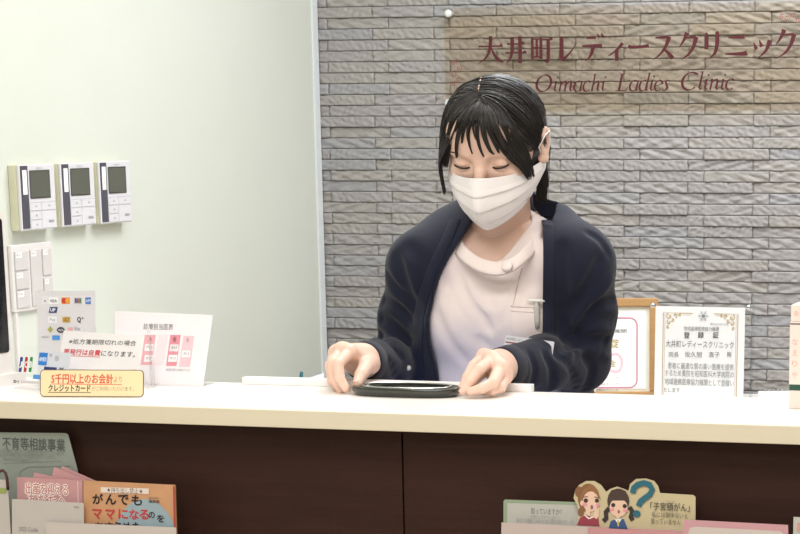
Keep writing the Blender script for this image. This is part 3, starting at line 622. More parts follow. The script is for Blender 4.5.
def skew(s, a, b, hh, c, bold=0):
    pa = np.array(F.px(*a)); pb = np.array(F.px(*b)); u = (pb-pa); L = np.linalg.norm(u); u /= L; n = np.array([-u[1], u[0]])
    FF = Frame(F(pa[0], 0, pa[1]), np.array(F(*(pa[0]+u[0], 0, pa[1]+u[1])))-np.array(F(pa[0], 0, pa[1])), np.array(F(pa[0]+n[0], 0, pa[1]+n[1]))-np.array(F(pa[0], 0, pa[1])))
    old = pr.fr; pr.fr = FF; pr.text(s, 0, 0, L, hh, c, sl=.1, bold=bold); pr.fr = old
    return FF, L
skew('※処方箋期限切れの場合', (69, 344), (136, 346), .0082, '3f3f41', .00005)
skew('再発行は自費', (63.5, 354.5), (100, 356), .009, 'd2555a', .0003); skew('になります。', (101, 356), (135, 357.5), .0085, '4a4a4c', .0001)
p = F.px(63.5, 355.5); q = F.px(100, 357.2); pr.line([p, q], .0009, 'd2555a'); pr.build(t)
# yellow notice
F, w, h = lean((40, 397), (143.5, 397.5), (41.5, 369.5), CT, 12)
t = empty('credit_notice_sign', F(w/2, 0, 0), 'low yellow notice with rounded corners and a dark brown outline, front of the counter signs', 'sign')
MB().prism(rrect(0, .0005, w, h, .006), -.0015, 0, F).build('card', mat('notice_edge', '5a4632', .5), t)
pr = Print(F, .0002); pr.poly(rrect(.0011, .0016, w-.0011, h-.0011, .0052), 'e8d2a6')
T_('5千円以上のお会計', 51.5, 374, 113, 383.5, 'd0543c', .0004); T_('より', 114, 376.5, 122, 382.5, 'd0543c')
pr.line([F.px(51, 384), F.px(122, 384.6)], .001, 'd0543c')
T_('クレジットカード', 48.5, 385, 90.5, 391.5, '3c2f22', .0003); pr.line([F.px(48, 392.3), F.px(91, 392.6)], .0009, '3c2f22'); T_('がご利用いただけます。', 92, 386.5, 134, 391, '9c8e74'); pr.build(t)
MB().box((w*.1, -.04, 0), (w*.9, -.0016, .003), flat(F)).box((w*.1, -.0035, 0), (w*.9, -.0016, h*.6), F).build('backing_stand', MATS['thin_clear'], t)
# bare clear easel
F, w, h = lean((145.5, 391), (165, 386), (147, 326), CT, 0)
t = empty('clear_easel', F(w/2, 0, 0), 'small empty clear acrylic easel between the yellow notice and the doctor schedule', 'easel')
top = F.px(149, 326)
MB().tube([F(.001, .003, .002), F(top[0]-.001, 0, top[1])], .002, 8).build('front_leg', MATS['edge_clear2'], t, True)
MB().tube([F(top[0]-.001, 0, top[1]), F(w*.9, -.02, .012)], .002, 8).tube([F(.001, .003, .003), F(w, -.012, .003)], .002, 8).build('back_leg', MATS['edge_clear2'], t, True)
MB().box((w*.62, -.012, 0), (w*.62+.011, -.009, F.px(160, 342)[1]), F, .001).build('side_plate', clear('bright_clear', (.97, .97, .97), 5, .25), t)
# doctor schedule
F, w, h = lean((116, 384), (203, 386.5), (118, 311.5), CT, 15)
t = empty('doctor_schedule', F(w/2, 0, 0), 'white doctor schedule with pink columns in a clear stand, right of the easel', 'sign')
bl = F.px(116, 384); brr = F.px(203, 387); tr_ = F.px(213, 315); tl = F.px(115, 311)
MB().prism([bl, brr, tr_, tl], -.0005, .0005, F).build('sheet', mat('sheet_white', 'eee9ec', .5), t)
MB().prism([(bl[0]-.002, 0), (brr[0]+.002, 0), (tr_[0]+.0025, tr_[1]+.002), (tl[0]-.002, tl[1]+.002)], .001, .003, F).box((bl[0], -.055, 0), (brr[0], .003, .0025), flat(F), .0006).build('acrylic_stand', MATS['thin_clear'], t)
pr = Print(F, .0006)
T_('診療担当医表', 143.5, 324, 173.5, 329.5, '4b4a4c', .00005)
def Q_(x0, y0, x1, y1, c, s=.14):
    pr.poly([F.px(x0, y0), F.px(x1, y0), F.px(x1-(y1-y0)*s, y1), F.px(x0-(y1-y0)*s, y1)], c)
Q_(145, 335, 156, 365, 'e6a9b1'); Q_(158.5, 335, 168, 365, 'f0dce0'); Q_(170.5, 335, 181, 366, 'dd8f9b'); Q_(183.5, 336, 194.5, 367, 'edc4cc')
for x, y in ((145.5, 344), (145, 355), (170.6, 344.5), (169.2, 355), (182.6, 350.5)): Q_(x, y, x+8.6, y+7, 'f3ecee'); T_('伊久次', x+1, y+2, x+7, y+4.6, '5f5a5e')
T_('木', 149, 337, 152.5, 341.5, '8a5560'); T_('金', 173, 337, 177, 341.5, '5a3038'); T_('土', 186, 338, 190, 342, '7a5560'); T_('※担当医が変更になる場合がございます', 166, 369, 191, 371, '99949a')
pr.build(t)
# tablet / screen at the far left
t = empty('tablet_stand', onZ(4, 390, CT), 'white framed black screen on a stand, cut by the left edge', 'tablet')
A = onZ(-60, 395, CT); B = onZ(11, 384, CT)
u = (B-A); u[2] = 0; yt = None
F = Frame(onZ(14.5, 383, CT), (B-A)/np.linalg.norm(B-A), (0, 0, 1))
hh = F.px(8, 212)[1]; wd = .22
MB().prism(rrect(-wd, .015, 0, hh, .012), -.014, 0, F).build('housing', mat('tablet_white', 'e2dfdc', .3), t, False)
MB().prism(rrect(-wd+.010, .05, -.0085, hh-.009, .006), -.001, .001, F).build('screen', mat('screen_black', '1a1b1d', .12), t)
MB().prism(rrect(-wd*.9, 0, .005, .018, .004), -.06, .02, F).build('foot', MATS['tablet_white'], t)
# cream box with a green band at the right end
a = onZ(788.5, 408.5, CT); F = Frame(a, (1, 0, 0), (0, 0, 1)); h = F.px(795, 305)[1]; w = .075
t = empty('tissue_box', F(w/2, 0, 0), 'tall cream box with a dark green band at the right end of the counter', 'box')
MB().box((0, -.06, 0), (w, 0, h*.84), F, .0012).build('body', mat('box_cream', 'e4d6cc', .55), t)
MB().box((.001, -.059, h*.84), (w-.001, -.001, h), F, .0012).build('lid', MATS['box_cream'], t)
pr = Print(F, .0003)
y0 = F.px(795, 390.5)[1]; y1 = F.px(795, 384.5)[1]; pr.rect(0.0005, y0, w-.0005, y1, '1f4a3a'); y2 = F.px(795, 324.5)[1]; pr.rect(0.0005, y2, w-.0005, y2+.0016, '3a302c')
for k, s in enumerate('なえりや'): y = F.px(795, 345+k*11)[1]; pr.text(s, .004, y, .012, y+.009, 'd9a79c')
pr.text('の', .006, F.px(795, 316)[1], .012, F.px(795, 311)[1], 'd9a79c')
pr.build(t)

# ------------------------------------------------------------------ leaflets in holders on the counter front
def depth(Y, lean_=0): return Frame(np.array([0, Y, CT]), (1, 0, 0), np.array([0, math.sin(math.radians(lean_)), math.cos(math.radians(lean_))]))
def sheet(name, label, cat, Y, pts, m, th=.0012, grp=None, ln=4):
    F = depth(Y, ln); P_ = [F.px(*p) for p in pts]
    bot = min(p[1] for p in P_); c = sum(p[0] for p in P_)/len(P_)
    t = empty(name, F(c, 0, bot), label, cat, grp)
    MB().prism(P_[::-1] if sum(P_[i][0]*P_[(i+1) % len(P_)][1]-P_[(i+1) % len(P_)][0]*P_[i][1] for i in range(len(P_))) < 0 else P_, -th, 0, F).build('cover', m, t)
    return F, t
Y0 = YP
def holder(x0p, x1p, yt, Yf, label, yb=590):
    F = depth(Yf, 4); a = F.px(x0p, yb); b = F.px(x1p, yt)
    t = empty('leaflet_holder', F((a[0]+b[0])/2, 0, a[1]), label, 'holder')
    MB().box((a[0], 0, a[1]), (b[0], .002, b[1]), F, .0005).build('front_plate', MATS['thin_clear'], t)
    dd = Y0-Yf
    MB().box((a[0], -dd-.0, a[1]), (b[0], .002, a[1]+.003), F).build('tray', MATS['thin_clear'], t)
    for x in (a[0], b[0]-.002): MB().box((x, -dd*.97, a[1]), (x+.002, 0, b[1]), F).build('side_plate', MATS['thin_clear'], t)
    MB().box((a[0], -dd*.9-.0, a[1]), (b[0], -dd*.9+.002, b[1]+.03), F).build('back_plate', MATS['thin_clear'], t)
    return t
# left group
F, t = sheet('support_leaflet', 'grey-green leaflet in a clear cover with grey heading, at the far left', 'leaflet', YP-.012, [(-40, 590), (90, 590), (77.5, 470), (68, 434.5), (65, 433), (-40, 432)], mat('leaflet_greygreen', '878e85', .5))
pr = Print(F)
T_('・不育等相談事業', -3, 439, 65, 449, '4d5350', .0003)
for k, (x, y) in enumerate([(-10, 452), (0, 456), (3, 460)]): T_('不妊や不育に関する相談を受けています。', x, y-1.1, (66, 56, 40)[k], y+1.1, '7a817b')
pr.line([F.px(3, 463.5), F.px(62, 461)], .0005, '6d7470')
pr.line([F.px(20, 476), F.px(21, 471), F.px(28, 467), F.px(45, 466.5), F.px(70, 466)], .001, '77807a'); pr.build(t)
pink = mat('pink_cover', 'bd8e8f', .5, .04)
for k, (yy, pts) in enumerate([(.028, [(40, 590), (110, 590), (98, 482), (62, 466), (60, 474)]), (.034, [(30, 590), (100, 590), (96, 484), (54, 467), (52, 476)]), (.040, [(20, 590), (100, 590), (96, 486), (34, 472.5), (33, 478)])]):
    sheet('pink_booklet', ('pink booklet fanned out, its corner the highest of the pink ones', 'pink booklet whose corner shows second in the fan', 'pink booklet just behind the titled pink one')[k], 'booklet', YP-yy, pts, pink, .0015)
F, t = sheet('titled_pink_booklet', 'pink booklet with white outlined Japanese title, in front of the pink fan', 'booklet', YP-.047, [(18, 590), (84, 590), (82.5, 480.5), (17, 477)], pink, .003)
pr = Print(F)
for s, x0, y0, x1, y1 in (('出産を迎える', 26, 484, 68, 494), ('あなたへ', 28, 495.5, 67, 505)): T_(s, x0, y0, x1, y1, 'efe6e2', .0016); T_(s, x0+.5, y0, x1, y1, 'bd7f76', .0003)
pr.line([F.px(78, 481), F.px(79, 530)], .001, 'e9d3d3'); pr.build(t)
F, t = sheet('side_leaflet', 'narrow white leaflet with a green band at the left edge', 'leaflet', YP-.062, [(-30, 590), (14, 590), (7.5, 480), (-30, 478)], mat('leaflet_white', 'b8b1ac', .5))
pr = Print(F); R_(-20, 488, 6, 492.5, '8f9a52'); pr.build(t)
pr = MB(); F = depth(YP-.064, 4); P_ = [F.px(*q) for q in [(-4, 476), (0, 471), (3, 470.5), (5.5, 473), (7, 478), (8, 490)]]; 
o = pr.tube([F(p[0], 0, p[1]) for p in P_], .0022, 8).build('cord_loop', mat('dark_red_cord', '4a2422', .6), None, True); prop(o, 'dark red cord loop hooked over the narrow white leaflet at the left edge', 'cord')
F, t = sheet('cancer_book', 'orange book with black and red Japanese title and a light blue circle', 'book', YP-.056, [(83, 590), (178, 590), (175, 485), (83.5, 480.5)], mat('book_orange', 'bf8f69', .45, .12, 60), .003)
pr = Print(F)
def Tq(s, x0, y0, x1, y1, c, b=0): T_(s, x0, y0, x1, y1, c, b)
c = F.px(146, 545); pr.poly([p for p in ell(c[0], c[1], F.px(180, 545)[0]-c[0]-.003, .068, 40) if True], '8fa2ab')
p = F.px(101, 494); pr.poly([F.px(101, 487), F.px(149, 488.5), F.px(149, 494), F.px(101, 492.5)], 'd9cbc2'); Tq('★持ち出し禁止★', 107, 488.5, 143, 492.5, '55443c')
for s, x, y, h_ in (('が', 93, 494, 9.5), ('ん', 106, 494.5, 9.5), ('で', 118.5, 495, 9.5), ('も', 132, 495.5, 9.5)): Tq(s, x, y, x+10, y+h_, '221516', .0005)
for s, x, y in (('マ', 93, 509.5), ('マ', 106, 510), ('に', 119, 509.5), ('な', 130, 510), ('る', 140, 510)): Tq(s, x, y, x+9, y+9, 'bb3434', .0005)
for s, x, y, h_ in (('の', 149, 512, 6), ('を', 157.5, 515, 7), ('あ', 95, 522.5, 9), ('き', 105, 522.5, 9), ('ら', 114, 522.5, 9), ('め', 123, 522.5, 9), ('た', 133, 522.5, 9)): Tq(s, x, y, x+h_, y+h_, '2c2226', .0003)
Tq('漫画家', 149, 500.2, 160, 502.5, '54423c', .0001); Tq('藤田陽一', 149, 497.2, 162, 499, '7a655c')
pr.poly([F.px(173.4, 486), F.px(175, 486), F.px(177.5, 590), F.px(175.5, 590)], 'a03f38'); pr.build(t)
F, t = sheet('guide_leaflet', 'white leaflet with tiny grey print in front of the titled pink booklet', 'leaflet', YP-.066, [(12, 590), (85, 590), (83.5, 503), (12, 499)], mat('leaflet_white', 'b8b1ac', .5))
pr = Print(F); T_('2025 Guide', 19, 527.5, 38, 531, '8a8583'); T_('第5版', 74, 506, 79, 508, '8a8583'); pr.build(t)
F, t = sheet('plain_leaflet', 'blank pale leaflet in front of the orange book', 'leaflet', YP-.074, [(46, 590), (178, 590), (176, 527.5), (46, 522)], mat('leaflet_pale', 'beb4ae', .5))
holder(-45, 182, 545, YP-.082, 'clear leaflet holder on the counter front below the orange book')
# right group
F, t = sheet('question_leaflet', 'pale leaflet with a grey-green border and small grey text, left of the cartoon card', 'leaflet', YP-.02, [(503, 590), (640, 590), (640, 504.5), (505, 499.5), (503.5, 501)], mat('leaflet_border', '8b9a83', .5))
pr = Print(F); pr.poly([F.px(506.5, 590), F.px(637, 590), F.px(637, 507), F.px(507.5, 503)], 'b1afa8')
T_('知っていますか？', 531, 509, 562, 514, '7d7c78', .0002); T_('子宮頸がんは予防できる病気です', 530, 516, 560, 518.5, '8f8e8a'); T_('あなたの健康と未来のために検診を受けましょう', 517, 520, 574, 522.5, '8f8e8a'); pr.build(t)
F, t = sheet('awareness_card', 'cream cut-out card with two cartoon girls and a teal question mark', 'card', YP-.03,
  [(577, 590), (695, 590), (695.5, 497), (693, 495), (660, 493), (658, 486), (654, 481), (646, 478.5), (636, 479), (630, 484), (628.5, 491), (624, 489), (617, 486.5), (610, 489), (606, 492), (601, 485), (594, 481), (586, 481), (579, 485), (575, 491), (573.5, 498), (577, 505), (579, 512), (577, 522)], mat('card_cream', 'bdb08d', .5), .0015)
pr = Print(F)
def PL(pts, c): pr.poly([F.px(*p) for p in pts], c)
def EL(x, y, rx_, ry_, c, a0=0, a1=360): PL([(p[0], p[1]) for p in ell(x, y, rx_, ry_, 24, a0, a1)], c)
def LN(pts, wpx, c): k = F.px(101, 500)[0]-F.px(100, 500)[0]; pr.line([F.px(*p) for p in pts], wpx*k, c)
PL([(577, 526), (695, 531), (695, 590), (577, 590)], 'c99a9a')
# woman with brown side bun
EL(579.5, 492, 4.5, 5.5, '7a5434'); EL(581, 512, 3, 4.5, '7a5434'); EL(588.5, 498, 10.5, 14.5, '7a5434'); LN([(588, 507), (588, 516)], 4, 'd9b8a2'); EL(591, 501.5, 8, 10.2, 'd9b8a2')
PL([(580, 499), (584, 489), (591, 484), (598, 490), (601, 500), (596, 494), (590, 489), (584, 494), (582, 502)], '8a5f3a'); EL(582, 503, 1.8, 2.6, 'd9b8a2')
PL([(577, 525), (580, 518), (586, 514.5), (592, 517), (598, 514), (599.5, 526)], '8f3344'); LN([(585, 515), (589, 518.5), (593, 517)], 1.2, 'e6dfd2'); PL([(593, 517), (595, 510), (599, 508), (599, 516), (597, 519)], 'd9b8a2')
EL(586, 500.5, 2.2, 2.2, '3a2a26'); EL(597, 500.5, 2.0, 2.2, '3a2a26'); EL(585, 504.5, 2.4, 1.7, 'd48c98'); EL(598, 505, 2, 1.7, 'd48c98'); EL(592, 507, 1.3, 2.2, '8b4f7a'); LN([(583, 497), (588, 496.5)], .7, '5a3a2a'); LN([(594.5, 496.8), (599, 497.5)], .7, '5a3a2a')
# girl with pigtails
LN([(609.5, 508), (606, 512), (606.5, 518), (603.5, 521)], 4, '2e2220'); LN([(629.5, 507), (632.5, 511), (631, 517), (633, 520)], 4, '2e2220'); EL(618.5, 501, 11, 12.5, '3f2e28'); EL(618.8, 507.5, 9, 9.3, 'd9b8a2')
PL([(609, 503), (608.5, 495), (612, 490), (619, 488.5), (626, 491), (628.5, 497), (628, 503), (624, 500.5), (613, 500.5)], '3f2e28'); LN([(618, 515), (618.5, 519)], 3, 'd9b8a2')
PL([(609, 528), (611, 521), (617, 518.5), (624, 519), (628, 529)], '33507c'); PL([(615, 519), (618.5, 524), (622, 519)], 'e8e6df'); LN([(618.5, 520), (618.5, 526)], 1.5, 'c9a84c')
EL(613.5, 505, 2.1, 2.1, '33262a'); EL(625, 506, 2.1, 2.1, '33262a'); EL(612.5, 509.5, 2.2, 1.6, 'd48c98'); EL(625.5, 510.5, 2.2, 1.6, 'd48c98'); EL(619, 511.5, 1.1, 1.8, '9a4444')
# question mark
LN([(632.5, 492.5, 0), (634, 487.5, 0), (638, 484.2, 0), (644, 482.6, 0), (650, 484.2, 0), (653, 489, 0), (650.5, 494.5, 0), (645, 498, 0), (640.5, 501.5, 0), (638.5, 505.5, 0)][0:0] or [(633, 493), (634, 488), (638, 484.5), (644, 482.8), (650, 484.6), (652.6, 489.3), (650, 494.5), (645, 498), (640.6, 501.6), (638.8, 506)], 5, '1f5f70')
EL(637, 513.5, 3.8, 3.4, '1f5f70')
T_('「子宮頸がん」', 650.5, 503.5, 690, 510, '4a483f', .0001); T_('しきゅうけい', 666, 500.5, 676, 502, '6d6a5e'); T_('私には関係ないと', 652, 513, 688, 517, '5a5849', 0); T_('思っていません', 651, 519.5, 681, 523.5, '5a5849', 0); pr.build(t)
F, t = sheet('white_leaflet', 'plain whitish-pink leaflet in front of the pale bordered leaflet', 'leaflet', YP-.042, [(500, 590), (594, 590), (594, 527), (501.5, 522.5)], mat('leaflet_blush', 'b8a9a4', .5))
F, t = sheet('rose_leaflet', 'rose pink leaflet in front of the cartoon card', 'leaflet', YP-.046, [(584, 590), (700, 590), (700, 534), (690, 533), (588, 527.5)], mat('leaflet_rose', 'b98689', .5))
F, t = sheet('pink_frame_leaflet', 'pink leaflet with a rounded pale window, right of the cartoon card', 'leaflet', YP-.05, [(681, 590), (790, 590), (788, 525), (683.5, 519.5)], mat('leaflet_pink', 'bf9198', .5))
pr = Print(F); pr.poly([F.px(*q) for q in [(688, 590), (783, 590), (783, 533), (780, 531), (695, 526.5), (690, 528), (688, 534)]], 'c2b7b1'); pr.build(t)
F, t = sheet('edge_booklet', 'pale grey booklet with a red mark, cut by the right edge', 'booklet', YP-.05, [(792, 590), (860, 590), (860, 520), (793.5, 517)], mat('booklet_grey', 'b3b5ae', .5), .002)
pr = Print(F); R_(797, 523, 806, 531, 'c98f86'); pr.build(t)
holder(498, 700, 560, YP-.058, 'clear leaflet holder on the counter front below the cartoon card')
holder(678, 870, 562, YP-.066, 'clear leaflet holder on the counter front at the right edge')

# work desk parts, placed behind the counter; a folded leaflet stands on it
dx0 = XW+.02; dx1 = W(326, 380, 4.2)[0]; dz = W(310, 384.5, 4.45)[2]
MB().box((dx0, YB+.12, dz-.03), (dx1, 4.45, dz), bev=.003).build('desktop', mat('desk_pale', 'e6e2dc', .4), dk)
for x in (dx0+.03, dx1-.07):
    for y in (YB+.16, 4.38): MB().box((x, y, 0), (x+.04, y+.04, dz-.03)).build('leg', mat('desk_leg', 'bdbbb7', .4), dk)
F, w, h = lean((303, 386.5), (323.5, 386.5), (305, 378), dz, 20)
t = empty('folded_card', F(w/2, 0, 0), 'small pale lilac folded card behind the counter beside the hand', 'card')
MB().prism([(0, 0), (w, 0), (w, F.px(323, 373)[1]), (w*.1, F.px(305, 379)[1])], -.001, 0, F).build('cover', mat('lilac_paper', 'dfe0ee', .5), t)
pr = Print(F); pr.text('ご案内', w*.6, .008, w*.9, .014, 'e0a0a8'); pr.build(t)
F2 = Frame(onZ(301, 386.5, dz), (1, 0, 0), (0, 0, 1)); hh = F2.px(303, 372)[1]
o = MB().tube([F2(0, 0, 0), F2(.0015, 0, hh*.8), F2(.003, 0, hh)], [.003, .004, .0035], 10).build('marker_pen', mat('teal_plastic', '1f6470', .4), None, True)
prop(o, 'teal pen standing upright beside the lilac card', 'pen')
# ------------------------------------------------------------------ the person behind the counter
skin = mat('skin', 'dfbcaa', .5, .05, 18, .12, 900, sss=.12)
navy = mat('navy_knit', '171b2d', .85, .12, 60, .5, 700, sheen=.12, spec=.25)
tun = mat('tunic_fabric', 'e9dcd8', .75, .02, 30, .15, 1500, spec=.3)
hairm = mat('hair_black', '17110f', .46, .3, 40, 0, spec=.55)
hairm2 = mat('hair_cap', '120d0c', .5, .3, 60, .4, 300)
base = W(495, 390, 3.76); base[2] = 0
per = empty('person', base, 'person with tied-back black hair and white face mask, in navy cardigan, holding the tray', 'person')
# head frame
PIT = math.radians(22)
eye = W(480.5, 163.5, 3.53); fw = np.array([.0, -math.cos(PIT), -math.sin(PIT)]); hx = np.array([1., 0, 0]); hu = np.cross(hx, -fw); hu = np.array([0, -math.sin(PIT), math.cos(PIT)])
HO = eye-.078*fw; HM = np.array([hx, -fw, hu])          # rows: x, back, up
def H(x, y, z): return HO+x*hx+y*fw+z*ZS*hu               # y forward
sL = W(421, 267, 3.63); sR = W(580, 263, 3.63); nb = W(499, 240, 3.68)
eL = W(404, 366, 3.72); eR = W(580, 361, 3.70); wL = W(363, 361, 3.415); wR = W(501, 367, 3.425)
HEADLO = H(0, 0, 0)-.2
# --- head and neck
f = Field(HO-np.array([.14, .17, .30]), HO+np.array([.14, .17, .15]), .0018)
f.ellip(H(0, -.008, .028), (.0735, .092, .0730), .01, HM)
f.ellip(H(0, .028, -.030), (.060, .052, .072), .03, HM)           # face
f.cone(H(-.035, .030, -.075), H(.035, .030, -.075), .022, .022, .03)
f.ellip(H(0, .060, -.088), (.022, .020, .018), .02, HM)           # chin
f.ellip(H(0, .066, .050), (.050, .018, .035), .03, HM)            # forehead
for s in (-1, 1):
    f.ellip(H(s*.036, .052, -.028), (.022, .018, .018), .02, HM)  # cheek
    f.ellip(H(s*.031, .084, -.001), (.017, .010, .010), .012, HM, sub=True)
    f.ellip(H(s*.031, .0675, -.001), (.0145, .012, .0105), .004, HM)  # lowered lids
    f.cone(H(s*.014, .079, .019), H(s*.046, .071, .017), .004, .003, .008)
f.chain([H(0, .078, .004), H(0, .088, -.016), H(0, .100, -.034)], [.006, .0065, .0085], .01)
f.ellip(H(.009, .090, -.036), (.007, .008, .006), .006, HM); f.ellip(H(-.009, .090, -.036), (.007, .008, .006), .006, HM)
f.ellip(H(0, .083, -.062), (.021, .009, .006), .006, HM); f.ellip(H(0, .083, -.070), (.018, .009, .006), .004, HM)
for s in (-1, 1):                                                   # ears
    f.ellip(H(s*.079, -.010, -.004), (.007, .017, .029), .006, HM)
    f.ellip(H(s*.087, -.006, -.001), (.006, .009, .017), .004, HM, sub=True)
    f.cone(H(s*.080, -.004, -.030), H(s*.077, .002, -.026), .006, .006, .006)
    f.chain([H(s*.083, .004, .012), H(s*.085, -.008, .024), H(s*.085, -.022, .014), H(s*.083, -.024, -.006), H(s*.080, -.010, -.028)], [.0032, .0038, .0038, .0034, .004], .003)
nk = [H(0, -.022, -.045), nb+np.array([0, .0, .028]), nb+np.array([0, .005, -.03])]
f.chain(nk, [.050, .049, .058], .02)
Ph, Qh = f.build('h', None)
# --- torso and arms of the body
def torso(f, g=0.0, arms=True, k=.04):
    f.ellip(W(494, 305, 3.70), (.150+g, .098+g, .165+g), k)
    f.ellip(W(492, 262, 3.70), (.135+g, .072+g, .06+g), k)
    f.ellip(W(492, 405, 3.74), (.135+g, .098+g, .17+g), k)
    for sg in (-1, 1): f.ellip(W(492+sg*34, 318, 3.635), (.055+g, .045+g, .055+g), .035)
    f.cone(nb+np.array([0, .02, -.015]), sL+np.array([.02, 0, .0]), .052+g, .044+g, .03); f.cone(nb+np.array([0, .02, -.015]), sR+np.array([-.02, 0, 0]), .052+g, .044+g, .03)
def arm(f, s, e, w, r, k=.015): f.chain([s, e, w], r, k)
f = Field(W(492, 300, 3.70)-np.array([.32, .36, .45]), W(492, 300, 3.70)+np.array([.32, .2, .20]), .005)
torso(f, -.004)
arm(f, sL, eL, wL, [.044, .034, .025]); arm(f, sR, eR, wR, [.044, .036, .025])
f.cone(nb+np.array([0, .02, .0]), nb+np.array([0, .02, -.06]), .05, .06, .03)
f.ellip(W(492, 440, 3.78)+np.array([0, 0, -.12]), (.155, .105, .14), .05)
Pt, Qt = f.build('t', None)
# --- hands
def hand(dg, w_, elbow, pal, lo, hi):
    f = Field(lo, hi, .0012)
    d = (elbow-w_)/np.linalg.norm(elbow-w_)
    f.cone(w_+d*.07, w_, .0250, .0215, .01)
    for p, r in pal: f.cone(w_, p, .0195, r, .016)
    for i in range(len(pal)-1): f.cone(pal[i][0], pal[i+1][0], pal[i][1], pal[i+1][1], .009)
    for P_, r_ in dg: f.chain(P_, r_, .0022)
    return f
def pts(L): return [W(*p) for p in L]
iL = pts([(349, 352.5, 3.345), (338, 364, 3.30), (340, 379, 3.292), (346, 388.5, 3.29)])
mL = pts([(342, 351, 3.355), (332.5, 363, 3.315), (335, 380, 3.307), (341, 390, 3.305)])
rL = pts([(337, 353, 3.37), (330, 366, 3.335), (332, 381, 3.325), (338, 389.5, 3.325)])
pL = pts([(335, 357, 3.385), (331, 369, 3.36), (333, 380, 3.35), (338, 387, 3.35)])
tL = pts([(370, 364, 3.395), (366, 367, 3.345), (361, 375, 3.315), (357.5, 383, 3.297)])
lo = np.minimum.reduce(iL+mL+rL+pL+tL+[wL])-.04; hi = np.maximum.reduce(iL+mL+rL+pL+tL+[wL])+np.array([.07, .10, .05])
fl = hand([(iL, [.0098, .0088, .0078, .0066]), (mL, [.0098, .0088, .0078, .0068]), (rL, [.0092, .0082, .0073, .0064]), (pL, [.0084, .0073, .0065, .0058]), (tL, [.0150, .0118, .0100, .0076])],
          wL, eL, [(pL[0], .0095), (rL[0], .0105), (mL[0], .0112), (iL[0], .0112)], lo, hi)
fl.cone(tL[0], iL[0], .014, .009, .008)
P1, Q1 = fl.build('a', None)
iR = pts([(484, 357, 3.385), (474, 366, 3.345), (467, 378, 3.325), (462.5, 387.5, 3.315)])
mR = pts([(492, 359.5, 3.355), (479, 370, 3.305), (470.5, 381.5, 3.292), (463.5, 391, 3.285)])
rR = pts([(500, 368, 3.34), (493, 383, 3.295), (482, 388.5, 3.28), (471, 391.5, 3.28)])
pR = pts([(505, 377, 3.35), (501, 387.5, 3.315), (492, 391, 3.30), (483, 391.5, 3.30)])
tR = pts([(500, 364, 3.42), (487, 368, 3.40), (476, 377, 3.37), (467, 385, 3.345)])
lo = np.minimum.reduce(iR+mR+rR+pR+tR+[wR])-.04; hi = np.maximum.reduce(iR+mR+rR+pR+tR+[wR])+np.array([.06, .10, .05])
fr_ = hand([(iR, [.0098, .0088, .0078, .0064]), (mR, [.0100, .0090, .0080, .0066]), (rR, [.0100, .0088, .0078, .0066]), (pR, [.0088, .0077, .0068, .006]), (tR, [.0140, .0115, .0095, .0074])],
           wR, eR, [(iR[0], .0112), (mR[0], .0115), (rR[0], .0112), (pR[0], .0098)], lo, hi)
P2, Q2 = fr_.build('b', None)
Pb = np.concatenate([Ph, Pt, P1, P2]); o1 = len(Ph); o2 = o1+len(Pt); o3 = o2+len(P1)
Qb = np.concatenate([Qh, Qt+o1, Q1+o2, Q2+o3])
body = fmesh('body', Pb, Qb, skin, per)
# nails
nm = mat('nail', 'e8b9a6', .25)
def nail(ch, r, name='fingernail'):
    a, b = ch[-2], ch[-1]; t = (b-a)/np.linalg.norm(b-a); n = np.array([-.25, -.8, .55]); n = n-t*(n@t); n /= np.linalg.norm(n); s = np.cross(t, n)
    V = []; nn = 7
    for i in range(nn):
        for j in range(5):
            u = -1+2*i/(nn-1); v = -1+j/2; wv = .62*r*math.sqrt(max(0, 1-.5*max(0, u)**3)); q = b+t*(u*r*.75+r*.1)+s*(v*wv)+n*(r*(1.03-.22*v*v)-.0*u); V.append(q)
    F_ = [(i*5+j, i*5+j+1, i*5+j+6, i*5+j+5) for i in range(nn-1) for j in range(4)]
    obj(name, V, F_, nm, body, True)
nail(tL, .0076); nail(mR, .0066); nail(iR, .0062)
# eyelashes, brows, slit of the eye
for s in (-1, 1):
    P_ = [H(s*(.031+q*.0150), .0797-.0060*q*q-.0006, -.0055-.0025*(1-q*q)+.002*q) for q in np.linspace(-1, 1, 11)]
    MB().tube([p+.0008*fw for p in P_], [.0006]+[.0015]*9+[.0007], 6).build('eyelashes', mat('lash_black', '2a1a16', .6), body, True)
    P_ = [H(s*(.030+q*.019), .0800-.006*q*q, .0205-.003*q*q+.001*q) for q in np.linspace(-1, 1, 11)]
    MB().tube(P_, [.0008]+[.0016]*9+[.0007], 6).build('eyebrow', mat('brow_brown', '5c4034', .8), body, True)
# trousers and shoes (behind the counter)
f = Field(np.array([base[0]-.25, base[1]-.2, .03]), np.array([base[0]+.25, base[1]+.22, CT]), .008)
hz = W(492, 440, 3.78); 
f.ellip((hz[0], 3.80, .86), (.16, .11, .15), .04)
for s in (-1, 1): f.chain([(hz[0]+s*.085, 3.80, .80), (hz[0]+s*.095, 3.79, .45), (hz[0]+s*.10, 3.80, .07)], [.088, .064, .058], .03)
fmesh('trousers', *f.build('x', None), mat('trousers_white', 'ddd6d4', .8), per)
for s in (-1, 1):
    f = Field(np.array([hz[0]+s*.10-.07, 3.60, -.01]), np.array([hz[0]+s*.10+.07, 3.92, .13]), .004)
    f.chain([(hz[0]+s*.10, 3.84, .04), (hz[0]+s*.105, 3.70, .035)], [.040, .036], .01); P_, Q_2 = f.build('x', None); P_[:, 2] = np.maximum(P_[:, 2], 0)
    fmesh('shoe', P_, Q_2, mat('shoe_white', 'dedbd6', .5), per)
